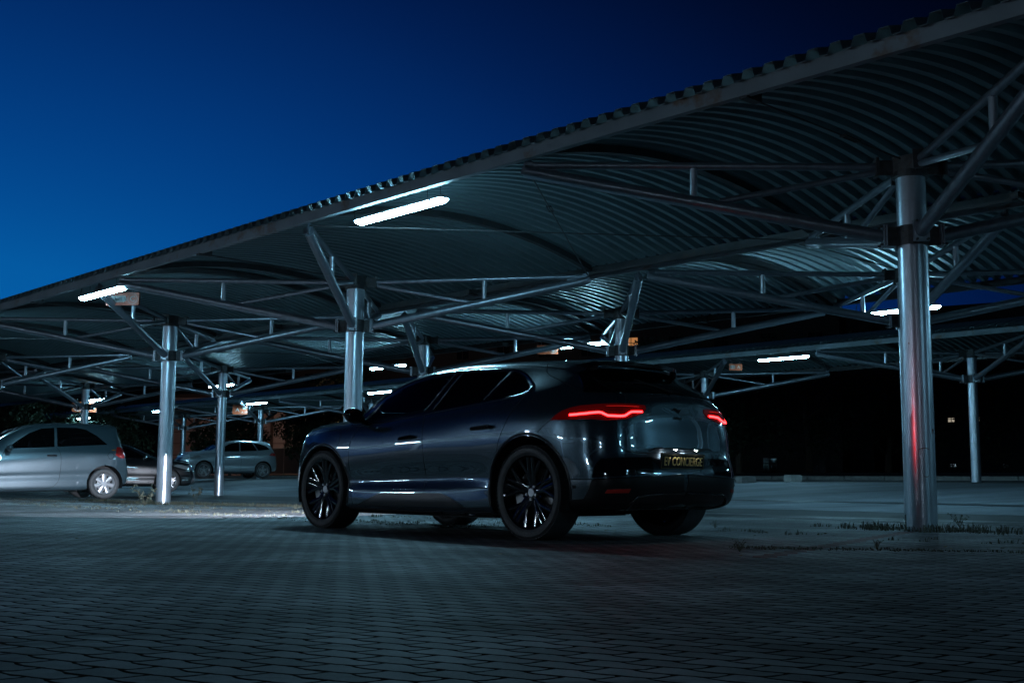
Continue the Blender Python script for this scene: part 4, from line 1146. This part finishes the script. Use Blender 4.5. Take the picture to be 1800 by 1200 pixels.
# small three-door hatchback
zf = [.22,.25,.40,.52,.62,.70,.80,.86,.88,.885,.89,.89]; zr = [.26,.29,.42,.55,.68,.82,.92,.99,1.28,1.40,1.46,1.48]
hatch_net_ = simple_net(
 [(2.95,.74,.20,.70,.86,.56,.90,.92),(2.46,.80,.19,.76,.94,.60,1.00,1.02),(2.10,.825,.18,.80,.97,.64,1.06,1.09),(1.75,.83,.18,.83,.985,.62,1.25,1.31),(1.40,.835,.18,.85,1.00,.60,1.39,1.46),
  (.95,.84,.18,.87,1.015,.585,1.435,1.515),(.45,.84,.18,.89,1.03,.58,1.43,1.52),(.0,.84,.21,.90,1.045,.575,1.405,1.50),(-.25,.825,.23,.91,1.05,.565,1.38,1.485)],
 [(0,[2.9,3.12,3.17,3.18,3.16,3.12,3.05,2.98,2.93,2.92,2.91,2.90],zf),(.42,[2.88,3.07,3.12,3.13,3.11,3.07,2.99,2.91,2.86,2.85,2.84,2.84],zf),(.68,[2.8,2.93,2.97,2.98,2.96,2.92,2.85,2.78,2.74,2.73,2.72,2.72],zf)],
 [(.73,[-.35,-.43,-.455,-.46,-.44,-.42,-.40,-.385,-.31,-.29,-.28,-.28],zr),(.45,[-.40,-.50,-.54,-.545,-.50,-.475,-.46,-.45,-.345,-.32,-.31,-.31],zr),(0,[-.40,-.52,-.56,-.565,-.515,-.49,-.475,-.465,-.36,-.335,-.33,-.33],zr)])
hatch_spec = dict(net=hatch_net_, RO=.298, RR=.195, WB=2.46, W=.835, paint=silver, style='cover7', mirror=(1.80, .99),
    windows=[[(1.83,1.005),(1.80,1.02),(1.62,1.16),(1.40,1.30),(1.18,1.385),(.93,1.405),(.955,1.03),(1.4,1.015)], [(.90,1.035),(.88,1.408),(.5,1.405),(.32,1.365),(.12,1.24),(-.06,1.07),(.3,1.055)]],
    seams=[[(.92,1.03),(.86,.92),(.86,.55),(.90,.36),(1.02,.255),(1.4,.245),(1.9,.245),(1.98,.35),(2.0,.55),(1.92,.85),(1.84,1.0)], [(-.04,.86),(-.10,.92),(-.17,.86),(-.10,.78),(-.04,.86)]],
    ws=[(2.02,0),(1.98,.5),(1.45,.46),(1.38,0),(1.45,-.46),(1.98,-.5)], rw=[(-.5,1.08),(.5,1.08),(.43,1.36),(-.43,1.36)],
    side_bits=[('tail_lamp', [(-.20,.86),(-.24,1.02),(-.34,1.02),(-.40,.96),(-.40,.80),(-.30,.80)], redl), ('indicator_lens', [(-.13,.965),(-.20,.97),(-.21,.95),(-.14,.945)], amber), ('headlamp', [(2.70,.66),(2.96,.62),(2.98,.74),(2.70,.80)], clearlamp)],
    handles=[(1.02,.865)])
h = Vector((cos(R(216)), sin(R(216)))); p = Vector((-8.52, 24.7)) + Vector((h.y, -h.x)) * .86
simple_car('small_hatchback', 'small silver three-door hatchback at the left edge, tail towards the left column', (p.x, p.y, .055), 216, hatch_spec, 1.6, 1.06)
# crossover, front three-quarter
zf2 = [.28,.32,.46,.58,.72,.82,.92,1.0,1.02,1.025,1.03,1.03]; zr2 = [.30,.34,.5,.62,.78,.92,1.04,1.10,1.36,1.47,1.54,1.56]
suv_net = simple_net(
 [(3.25,.83,.27,.82,.98,.60,1.01,1.03),(2.64,.90,.25,.88,1.05,.66,1.10,1.12),(2.25,.91,.24,.92,1.08,.70,1.14,1.17),(1.90,.91,.24,.94,1.095,.68,1.32,1.37),(1.50,.91,.24,.96,1.11,.65,1.50,1.56),
  (1.0,.915,.24,.98,1.13,.63,1.565,1.64),(.45,.92,.24,1.0,1.16,.62,1.56,1.655),(.0,.92,.26,1.02,1.20,.61,1.52,1.63),(-.35,.90,.28,1.03,1.21,.59,1.46,1.60)],
 [(0,[3.3,3.46,3.51,3.52,3.50,3.45,3.38,3.28,3.22,3.2,3.19,3.19],zf2),(.46,[3.28,3.42,3.47,3.48,3.46,3.40,3.32,3.21,3.15,3.13,3.12,3.12],zf2),(.76,[3.2,3.30,3.34,3.35,3.33,3.27,3.18,3.08,3.03,3.02,3.0,3.0],zf2)],
 [(.80,[-.5,-.6,-.64,-.65,-.63,-.62,-.60,-.58,-.46,-.42,-.40,-.40],zr2),(.5,[-.55,-.68,-.73,-.74,-.71,-.69,-.67,-.66,-.52,-.48,-.45,-.45],zr2),(0,[-.56,-.71,-.76,-.77,-.74,-.72,-.70,-.69,-.55,-.51,-.49,-.49],zr2)])
suv_spec = dict(net=suv_net, RO=.345, RR=.24, WB=2.64, W=.91, paint=white, style='five', mirror=(1.98, 1.10),
    windows=[[(2.02,1.125),(1.98,1.16),(1.75,1.32),(1.5,1.45),(1.25,1.515),(1.05,1.53),(1.08,1.15),(1.5,1.14)], [(1.02,1.155),(.99,1.53),(.45,1.525),(.28,1.19)], [(.22,1.20),(.37,1.515),(.1,1.49),(-.2,1.40),(-.33,1.26)]],
    seams=[[(2.12,1.05),(2.18,.8),(2.15,.45),(2.1,.32)], [(1.06,1.14),(1.02,.9),(1.02,.33)], [(.25,1.16),(.38,.95),(.42,.8)], [(2.1,.32),(1.02,.32),(.45,.34)]],
    ws=[(2.20,0),(2.15,.56),(1.58,.52),(1.50,0),(1.58,-.52),(2.15,-.56)], rw=[(-.55,1.2),(.55,1.2),(.48,1.42),(-.48,1.42)],
    side_bits=[('headlamp', [(2.78,.90),(2.90,.955),(3.05,.93),(3.24,.87),(3.30,.80),(3.16,.78),(2.95,.84)], clearlamp), ('tail_lamp', [(-.25,1.0),(-.4,1.12),(-.58,1.10),(-.58,.98)], redl)],
    front_bits=[('headlamp_inner', [(.74,.87),(.52,.80),(.55,.76),(.74,.80)], clearlamp), ('fog_lamp', [(.72,.58),(.58,.56),(.58,.49),(.70,.49)], glossb)],
    front_mid=[('upper_grille', [(-.38,.86),(.38,.86),(.30,.76),(-.30,.76)], trimm), ('lower_grille', [(-.48,.70),(.48,.70),(.36,.48),(-.36,.48)], trimm)],
    handles=[(1.2,1.0),(.42,1.03)], hm=white)
h = Vector((cos(R(215)), sin(R(215)))); p = Vector((-10.76, 51.0)) + Vector((h.y, -h.x)) * .9
simple_car('silver_crossover', 'pale silver crossover parked nose left by the green fence behind two columns', (p.x, p.y, .545), 215, suv_spec)
est = dict(suv_spec); est.update(paint=blackp, RO=.325, RR=.24, hm=blackp)
est_net = [[Vector((v.x * 1.0, v.y * .98, .18 + (v.z - .24) * .90)) for v in c] for c in suv_net]; est['net'] = est_net
est['windows'] = [[(x, .18 + (z - .24) * .90) for x, z in P] for P in suv_spec['windows']]
est['side_bits'] = [(n_, [(x, .18 + (z - .24) * .90) for x, z in P], m_) for n_, P, m_ in suv_spec['side_bits']]
est['front_bits'] = []; est['front_mid'] = [(n_, [(x, .18 + (z - .24) * .90) for x, z in P], m_) for n_, P, m_ in suv_spec['front_mid']]
est['seams'] = [[(x, .18 + (z - .24) * .90) for x, z in P] for P in suv_spec['seams']]; est['mirror'] = (1.98, .95); est['handles'] = [(1.2,.87),(.42,.89)]
h = Vector((cos(R(22)), sin(R(22)))); hub = Vector((-9.93, 34.0)); p = hub - h * 2.64 - Vector((h.y, -h.x)) * .80
simple_car('black_family_car', 'black car half hidden behind the silver hatchback and left column, nose pointing right', (p.x, p.y, .09), 22, est)
# ---------------------------------------------------------------- headlamps of the dark crossover (its lights are on)
for y in (.64, -.64):
    bm = BM(); bmesh.ops.create_uvsphere(bm, u_segments=16, v_segments=8, radius=1, matrix=Matrix.Translation((3.56, y, .80)) @ Matrix.Diagonal((.10, .14, .045, 1)))
    obj('headlamp', bm, clearlamp, car, True)
    ld = bpy.data.lights.new('headlamp_beam', 'SPOT'); ld.energy = HEAD_W; ld.spot_size = R(28); ld.spot_blend = .06; ld.color = (.78, .85, 1.0); ld.shadow_soft_size = .03
    lo = bpy.data.objects.new('headlamp_beam', ld); C.objects.link(lo); lo.parent = car
    lo.location = (3.76, y, .80); lo.rotation_euler = Vector((-1, 0, .42)).to_track_quat('Z', 'Y').to_euler()
    # aim: forward, dipped
    lo.rotation_euler = Vector((1, -.20, -.150)).to_track_quat('-Z', 'Y').to_euler(); lo.scale = (2.3, .66, 1)
# number plate lamps and the glow of the lit tail
for y in (.14, -.12):
    bm = BM(); box(bm, (-.893, y, .728), (.012, .022, .005)); obj('plate_lamp', bm, mat('plate_lamp_lens', (.8, .85, .9), .3, emis=(.85, .92, 1.0), es=150.0), car)
# light thrown sideways by the right tail lamp (falls on the nearest column)
ld = bpy.data.lights.new('tail_lamp_light', 'SPOT'); ld.energy = 32; ld.spot_size = R(40); ld.spot_blend = 1.0; ld.color = (1.0, .015, .02); ld.shadow_soft_size = .12
lo = bpy.data.objects.new('tail_lamp_light', ld); C.objects.link(lo); lo.parent = car; lo.location = (-.50, -.965, 1.0)
lo.rotation_euler = (Vector((-.87, -3.8, 1.42)) - Vector((-.50, -.965, 1.0))).to_track_quat('-Z', 'Y').to_euler()
# ---------------------------------------------------------------- row behind the camera (lights the near side of everything)
canopy('parking_canopy', 'fourth arched canopy standing behind the photographer', -27.4, 0, [(-20, 0), (-8, 0), (2, 0), (12, 0), (22, 0), (32, 0)], -28, 44, fb=(-2.72, 2.94))
clearflag()
behind_d = lpb.children[0].data.copy() if lpb.children[0].name.startswith('diffuser') else lpb.children[1].data.copy()
behind_d.materials.clear(); behind_d.materials.append(mat('white_tube_diffuser', (.8, .9, .95), .3, emis=(.62, .82, 1.0), es=470.0))
for s in (-20.0, 1.0, 10.5, 20.0, 29.5, 39.0):
    o = copy_tree(lpb); o.location = W(s, -24.6, 3.72)
    [c for c in o.children if c.name.startswith('diffuser')][0].data = behind_d; o.rotation_euler = (0, 0, YAW)
    tag(o, 'tube lamp on the canopy behind the photographer, outside the photo', 'tube lamp', 'tube lamps hung from the canopy edges')
# ---------------------------------------------------------------- green mesh fence
green = mat('green_fence_wire', (.03, .10, .07), .5, .2)
meshm = mat('green_screen_mesh', (.008, .030, .026), .8)
def fence(s0, s1, t, label):
    o = W(s0, t); root = empty('mesh_fence', (o.x, o.y, 0), YAW, label, 'fence')
    L = s1 - s0; n = int(L / 2.5)
    gz = ground_st(0, t)
    for i in range(n + 1):
        bm = BM(); x = i * L / n; box(bm, (x, 0, gz + .95), (.05, .05, 1.95)); obj('fence_post', bm, green, root)
    for i in range(n):
        bm = BM(); x0, x1 = i * L / n + .03, (i + 1) * L / n - .03
        k = int((x1 - x0) / .09)
        for q in range(k + 1): x = x0 + (x1 - x0) * q / k; box(bm, (x, 0, gz + .95), (.008, .008, 1.75))
        for z in (.12, .75, 1.4, 1.83): box(bm, ((x0 + x1) / 2, .01, gz + z), (x1 - x0, .014, .03))
        box(bm, ((x0 + x1) / 2, .03, gz + .92), (x1 - x0, .004, 1.70), mi=1)
        obj('fence_panel', bm, [green, meshm], root)
    return root
fence(28, 66, 31.5, 'green wire mesh fence behind the pale silver crossover')
# ---------------------------------------------------------------- trees
leafm = mat('night_foliage', (.035, .055, .03), .6, noise=.5, nscale=1.5)
barkm = mat('bark', (.06, .045, .035), .85, noise=.3, nscale=6)
def tree(x, y, z, h, r, seed, label, n=5200, leaf=.11, low=.25):
    rnd = random.Random(seed)
    root = empty('tree', (x, y, z), 0, label, 'tree', 'dark trees beyond the car park')
    bm = BM(); pts = [(0, 0, -.3)]; 
    for i in range(1, 7): pts.append((pts[-1][0] + rnd.uniform(-.12, .12), pts[-1][1] + rnd.uniform(-.12, .12), h * .75 * i / 6))
    polytube(bm, pts, [.22 * h / 8 * (1 - .8 * i / 6) for i in range(7)], 9)
    blobs = []
    for k in range(16):
        a = rnd.uniform(0, 2 * pi); zz = h * rnd.uniform(low + .1, .92); k_ = 1 - abs((zz / h - .58) / .5) ** 1.6
        rr = r * max(.2, k_) * rnd.uniform(.35, .85)
        c = Vector((rr * cos(a), rr * sin(a), zz)); blobs.append((c, r * rnd.uniform(.26, .44)))
        b0 = Vector(pts[min(6, max(1, int(zz / h / .75 * 6) - 1))])
        polytube(bm, [b0, b0.lerp(c, .5) + Vector((0, 0, .1)), c], [.05, .035, .012], 5)
    obj('trunk', bm, barkm, root, True)
    bm = BM()
    for i in range(n):
        c, br = blobs[rnd.randrange(len(blobs))]
        d = Vector((rnd.gauss(0, 1), rnd.gauss(0, 1), rnd.gauss(0, .8))); d.normalize()
        p = c + d * br * rnd.uniform(.45, 1.15) ** .6
        u = Vector((rnd.gauss(0, 1), rnd.gauss(0, 1), rnd.gauss(0, 1))).normalized(); v = u.orthogonal().normalized(); s = leaf * rnd.uniform(.6, 1.4)
        bm.faces.new([bm.verts.new(p + u * s), bm.verts.new(p + v * s * .5), bm.verts.new(p - u * s), bm.verts.new(p - v * s * .5)])
    obj('crown', bm, leafm, root)
    return root
def at_px(x, D):
    return ((x - 900) / 2054 * D, D)
TR = [(190, 66, 4.6, 2.6, 'dark bushy tree left of the far left column, behind the black car'), (410, 72, 4.3, 2.5, 'round dark tree above the pale silver crossover'),
      (545, 74, 5.0, 2.4, 'loose dark tree right of the orange A sign, in front of the far building'), (60, 70, 5.6, 3.2, 'dark tree behind the silver hatchback roof'),
      (640, 80, 8.5, 3.4, 'dark tree hidden behind the front of the dark crossover'), (1300, 55, 6.5, 3.0, 'faint bushy tree just right of the dark crossover tail'),
      (1420, 62, 8, 3.6, 'unlit tree in the black area right of the dark crossover'), (1560, 66, 8.5, 3.8, 'unlit tree left of the big right column'), (1720, 64, 8, 3.6, 'unlit tree behind the far right column'), (1180, 60, 7, 3.0, 'unlit tree behind the boot of the dark crossover')]
for i, (px, D, h, r, lab) in enumerate(TR):
    x, y = at_px(px, D); tree(x, y, ground(x, y) - .1, h, r, 20 + i, lab, low=.12 if D < 70 else .22)
# ---------------------------------------------------------------- buildings
wallp = mat('pale_plaster_wall', (.24, .22, .23), .8, noise=.12, nscale=.6)
walld = mat('dark_plaster_wall', (.035, .035, .04), .85, noise=.2, nscale=.4)
wallb = mat('brown_plaster_wall', (.10, .07, .06), .85, noise=.2, nscale=.5)
winlit = mat('lit_window', (.5, .4, .2), .5, emis=(1.0, .86, .66), es=.35)
winorange = mat('lit_window_orange', (.5, .3, .15), .5, emis=(1.0, .42, .14), es=.40)
windark = mat('dark_window', (.01, .012, .015), .1, coat=.3)
jointm = mat('wall_joint', (.05, .04, .04), .9)
def building(name, label, px0, px1, D0, D1, z0, ztop, wm, storeys, bays, lit=(), winw=1.5, winh=1.3, depth=12, panels=False, flat=True):
    A = Vector(at_px(px0, D0)); B = Vector(at_px(px1, D1)); d = (B - A); L = d.length; a = math.atan2(d.y, d.x)
    root = empty(name, (A.x, A.y, z0), a, label, 'building')
    H = ztop - z0; bm = BM(); box(bm, (L / 2, depth / 2, H / 2), (L, depth, H)); obj('wall', bm, wm, root)
    bm = BM(); box(bm, (L / 2, depth / 2, H + .12), (L + .5, depth + .5, .25)); obj('roof_slab', bm, jointm, root)
    sh_ = H / storeys; bw = L / bays
    for f in range(storeys):
        for b in range(bays):
            on_ = (f, b) in lit
            bm = BM(); cx, cz = (b + .5) * bw, (f + .55) * sh_
            box(bm, (cx, -.02, cz), (winw + .16, .06, winh + .16)); fr = obj('window', bm, jointm, root)
            bm = BM(); box(bm, (cx, -.06, cz), (winw, .03, winh)); obj('pane', bm, (winlit if on_ == True and lit[(f, b)] else winorange) if on_ else windark, fr)
            bm = BM(); box(bm, (cx, -.088, cz), (.05, .02, winh)); box(bm, (cx, -.084, cz + winh * .2), (winw, .018, .04)); obj('glazing_bar', bm, jointm, fr)
            if storeys > 1:
                bm = BM(); box(bm, (cx, -.10, cz - winh / 2 - .1), (winw + .3, .2, .06)); obj('sill', bm, jointm, fr)
    if panels:
        for k in range(1, 7): bm = BM(); box(bm, (L / 2, -.01, H * k / 7), (L, .03, .04)); obj('facade_joint', bm, jointm, root)
    return root
building('office_building', 'long brown building at the left with a row of lit windows above the far canopy', -420, 640, 118, 96, 0, 14.0, wallb, 4, 22,
         lit={(3, 14): 1, (3, 15): 1, (3, 16): 1}, winw=1.7, winh=.75)
building('apartment_building', 'dark building in the middle with one small orange lit window', 640, 1480, 95, 84, 0, 15.2, walld, 5, 11,
         lit={(3, 6): 0}, winw=1.0, winh=1.3)
building('apartment_building', 'low dark block under the blue sky patch left of the right column', 1493, 1535, 86, 86, 0, 12.6, walld, 4, 1, winw=1.0, winh=1.2)
building('apartment_building', 'wide dark building behind the big right column with three tiny lit windows', 1520, 2100, 92, 80, 0, 13.8, walld, 4, 12,
         lit={(1, 3): 1, (1, 4): 1, (1, 2): 1}, winw=.45, winh=.3)
building('panel_hall', 'pinkish panelled hall wall glowing dimly behind trees and fence at the left', 285, 520, 88, 86, .6, 6.6, wallp, 1, 9, winw=.06, winh=4.5, panels=True, depth=8)
# blocks beyond the left edge of the photo, closing off the low western sky
building('apartment_building', 'dark apartment block far to the left, outside the photo', -3200, -300, 30, 62, 0, 13.5, walld, 4, 8, winw=1.4, winh=1.3)
# street lamps far away
poleM = mat('lamp_post_paint', (.08, .085, .09), .5, .4)
warm = mat('sodium_lamp', (1, .8, .5), .4, emis=(1.0, .70, .36), es=60)
for i, (px, py, D, lab) in enumerate(((583, 722, 84, 'far warm street lamp, upper of the two bright points left of the middle column'), (582, 740, 80, 'far warm street lamp, lower of the two bright points left of the middle column'))):
    x, y = at_px(px, D); zt = CAM_H + (848 - py) / 2054 * D
    root = empty('street_lamp', (x, y, .9), 0, lab, 'street lamp', 'far street lamps')
    bm = BM(); tube(bm, (0, .1, -.2), (0, .1, zt - .9 + .05), .05, 8, .035); obj('pole', bm, poleM, root, True)
    bm = BM(); box(bm, (0, .02, zt - .9 + .1), (.3, .4, .07)); obj('lamp_head', bm, poleM, root)
    bm = BM(); bmesh.ops.create_uvsphere(bm, u_segments=10, v_segments=6, radius=.085, matrix=Matrix.Translation((0, -.08, zt - .9 + .02))); obj('bulb', bm, warm, root, True)
    ld = bpy.data.lights.new('bulb_light', 'POINT'); ld.energy = 160; ld.color = (1, .62, .42); ld.shadow_soft_size = .2
    lo = bpy.data.objects.new('bulb_light', ld); C.objects.link(lo); lo.parent = root; lo.location = (0, -.3, zt - 1.05)
for px, D, pw in ((420, 84, 40), (330, 83, 90), (500, 82, 15)):  # unseen lamps added to light the hall wall
    x, y = at_px(px, D)
    root = empty('street_lamp', (x, y, .9), 0, ('added lamp on a short post lighting the pinkish hall, behind the tree', 'added lamp on a short post lighting the left end of the pinkish hall', 'added lamp on a short post lighting the right end of the pinkish hall')[(420, 330, 500).index(px)], 'street lamp', 'far street lamps')
    bm = BM(); tube(bm, (0, 0, -.2), (0, 0, 1.0), .05, 8); obj('pole', bm, poleM, root, True)
    ld = bpy.data.lights.new('bulb_light', 'POINT'); ld.energy = pw; ld.color = (1, .55, .42); ld.shadow_soft_size = .15
    lo = bpy.data.objects.new('bulb_light', ld); C.objects.link(lo); lo.parent = root; lo.location = (0, -.1, 1.2)
    bm = BM(); bmesh.ops.create_uvsphere(bm, u_segments=10, v_segments=6, radius=.1, matrix=Matrix.Translation((0, 0, 1.08))); obj('lamp_head', bm, poleM, root, True)
# ---------------------------------------------------------------- concrete blocks and kerbs by the lane
conc = mat('rough_concrete', (.15, .15, .145), .85, noise=.2, nscale=7, bump=.3, bscale=30)
for (px, py, w_, h_, rz, lab) in ((1310, 843, .42, .19, 20, 'pale concrete block beside the tail of the dark crossover'), (1392, 837, .42, .21, 28, 'second concrete block, darker and further right across the lane')):
    D = 31.0 if px < 1350 else 34.0; x = (px - 900) / 2054 * D; bm = BM(); box(bm, (0, 0, 0), (w_, .3, h_)); bmesh.ops.bevel(bm, geom=bm.edges[:], offset=.03, segments=2)
    for v in bm.verts: v.co += Vector((random.uniform(-.006, .006), random.uniform(-.006, .006), random.uniform(-.006, .006)))
    o = obj('concrete_block', bm, conc); o.location = (x, D, ground(x, D) + h_ / 2 - .01); o.rotation_euler = (0, 0, R(rz)); tag(o, lab, 'concrete block', 'concrete blocks by the lane')
# a low kerb along the far side
bm = BM(); 
for i in range(60):
    s0_ = -20 + i * 1.5; a = W(s0_, 24.6, ground_st(s0_, 24.6) + .06); b = W(s0_ + 1.47, 24.6, ground_st(s0_, 24.6) + .06); obox(bm, a, b, .15, .16)
k = obj('kerb', bm, conc); k['kind'] = 'structure'
# ---------------------------------------------------------------- weeds growing in the joints
weedm = mat('dry_weed', (.06, .062, .04), .7, noise=.4, nscale=3)
def tuft(bm, p, h, n, spread, rnd):
    for i in range(n):
        a = rnd.uniform(0, 2 * pi); hh = h * rnd.uniform(.4, 1.1); w_ = .0022 + .0025 * rnd.random()
        q = p + Vector((rnd.gauss(0, spread), rnd.gauss(0, spread), 0)); l = Vector((cos(a), sin(a), 0)) * hh * rnd.uniform(.2, .9)
        sd = Vector((-sin(a), cos(a), 0)) * w_
        m_ = q + l * .4 + Vector((0, 0, hh * .65)); t_ = q + l + Vector((0, 0, hh * rnd.uniform(.7, 1.0)))
        v = [bm.verts.new(q + sd), bm.verts.new(q - sd), bm.verts.new(m_ - sd), bm.verts.new(m_ + sd), bm.verts.new(t_)]
        bm.faces.new(v[:4]); bm.faces.new((v[3], v[2], v[4]))
rnd = random.Random(5); bm = BM()
def wp(s, t): return W(s, t, ground_st(s, t) - .004)
for i in range(520):          # ragged line along the canopy, t about -1.6 .. 0.3
    s = rnd.uniform(-6, 30); t = rnd.gauss(-1.9, .16) + .12 * sin(s * 1.7)
    if rnd.random() < .5 + .5 * sin(s * 2.3 + sin(s)): tuft(bm, wp(s, t), rnd.uniform(.02, .06), 9, .03, rnd)
for i in range(900):
    s = rnd.uniform(9, 22); t = rnd.gauss(.55, .22) - .05 * (s - 16.9)
    if rnd.random() < .6: tuft(bm, wp(s, t), rnd.uniform(.03, .10), 10, .04, rnd)
for i in range(700):
    s = rnd.uniform(3, 20); t = rnd.gauss(-3.3, .25) + .1 * sin(s * 2)
    if rnd.random() < .5 + .5 * sin(s * 1.9 + 2 * sin(s * .7)): tuft(bm, wp(s, t), rnd.uniform(.015, .045), 8, .03, rnd)
for cs, ct in ((0, 0), (16.95, 0), (10.16, 0)):
    for i in range(160):
        a = rnd.uniform(0, 2 * pi); r_ = .18 + abs(rnd.gauss(0, .20)); tuft(bm, wp(cs + r_ * cos(a) * 1.9, ct + r_ * sin(a)), rnd.uniform(.03, .11), 8, .03, rnd)
for i in range(420):          # line in front of the big right column
    u_ = rnd.random(); x = 1.6 + 6.0 * u_; y = 8.6 - 1.0 * u_ + rnd.gauss(0, .07)
    tuft(bm, Vector((x, y, 0)), rnd.uniform(.010, .026), 5, .03, rnd)
g = obj('weed_tufts', bm, weedm); tag(g, 'dry grass and weeds growing in the paving joints and round the column feet', 'weeds', kind='stuff')
def weed_plant(x, y, h, n, seed, label):
    rnd = random.Random(seed); root = empty('weed_plant', (x, y, ground(x, y) - .005), rnd.uniform(0, 6), label, 'weed', 'single weeds standing in the paving')
    st = BM(); lf = BM()
    for i in range(n):
        a = rnd.uniform(0, 2 * pi); tip = Vector((cos(a), sin(a), 0)) * h * rnd.uniform(.15, .7) + Vector((0, 0, h * rnd.uniform(.6, 1)))
        polytube(st, [(0, 0, 0), tip * .5 + Vector((0, 0, .02)), tip], [.003, .002, .001], 4)
        for k in range(7):
            p = tip * rnd.uniform(.3, 1); u = Vector((rnd.gauss(0, 1), rnd.gauss(0, 1), rnd.gauss(0, .6))).normalized(); v = u.orthogonal().normalized(); s = h * rnd.uniform(.05, .12)
            lf.faces.new([lf.verts.new(p), lf.verts.new(p + u * s + v * s * .4), lf.verts.new(p + u * s * 2), lf.verts.new(p + u * s - v * s * .4)])
    obj('stem', st, weedm, root); obj('leaves', lf, weedm, root)
def gpx(px, py):     # a spot on the flat paving seen at this bearing
    D = 2054 * CAM_H / (py - (848 - .0067 * (px - 900))); return (px - 900) / 2054 * D, D
for i, (px, py, h, n, lab) in enumerate(((1297, 962, .10, 7, 'small weed between the red paver line and the car tail'), (1255, 922, .09, 9, 'low weed right of the rear wheel of the dark crossover'), (1680, 915, .17, 8, 'leafy weed at the right foot of the big right column'),
        (1592, 912, .12, 6, 'thin weed at the left foot of the big right column'), (262, 897, .42, 9, 'tall dry weed at the left foot of the left column'), (1535, 955, .08, 7, 'small weed in front of the big right column'), (352, 866, .40, 8, 'weed on the asphalt between the left columns'))):
    x, y = gpx(px, py) if py > 890 else ((px - 900) / 2054 * 29.5, 29.5)
    weed_plant(x, y, h, n, 50 + i, lab)


# ---------------------------------------------------------------- rust scratches on the big right column
root0 = [o for o in bpy.data.objects if o.name == 'parking_canopy'][0]
colR = min([c for c in root0.children if c.name.startswith('column')], key=lambda c: abs(c.location.x) + abs(c.location.y))
rustm = mat('rust_scratch', (.16, .07, .025), .8)
toc = Vector((-W(0, 0).x, -W(0, 0).y, 0)); base_a = math.atan2(toc.y, toc.x) - YAW
for a0, a1, z_, bow in ((-.10, .72, .815, .02), (.22, .55, .555, -.012), (.95, 1.15, .98, .05), (-.5, -.44, 1.9, .02)):
    bm = BM(); n_ = 8; pts = []
    for i in range(n_ + 1):
        f = i / n_; a = base_a + a0 + (a1 - a0) * f
        pts.append((.1535 * cos(a), .1535 * sin(a), z_ + bow * (1 - (2 * f - 1) ** 2)))
    polytube(bm, pts, [.0012 + .003 * sin(pi * i / n_) for i in range(n_ + 1)], 5); obj('rust_scratch', bm, rustm, colR)
# dry leaves and grit blown over the paving
litm = mat('dry_leaf_litter', (.16, .10, .045), .8, noise=.4, nscale=5)
rnd = random.Random(11); bm = BM()
def leaf(p, s):
    a = rnd.uniform(0, 2 * pi); u = Vector((cos(a), sin(a), rnd.uniform(-.15, .3))) * s; v = Vector((-sin(a), cos(a), rnd.uniform(-.2, .4))) * s * .5
    bm.faces.new([bm.verts.new(p - u), bm.verts.new(p + v), bm.verts.new(p + u), bm.verts.new(p - v)])
for i in range(650):
    k = rnd.random()
    if k < .55: s_, t_2 = rnd.uniform(6, 22), rnd.gauss(-1.2, .9)
    elif k < .8: s_, t_2 = rnd.uniform(-4, 14), rnd.gauss(-2.3, .5)
    else: s_, t_2 = rnd.uniform(-5, 14), rnd.uniform(-9, 1)
    leaf(W(s_, t_2, ground_st(s_, t_2) + .008), rnd.uniform(.008, .026))
tag(obj('leaf_litter', bm, litm), 'scattered dry leaves and grit on the block paving', 'leaves', kind='stuff')
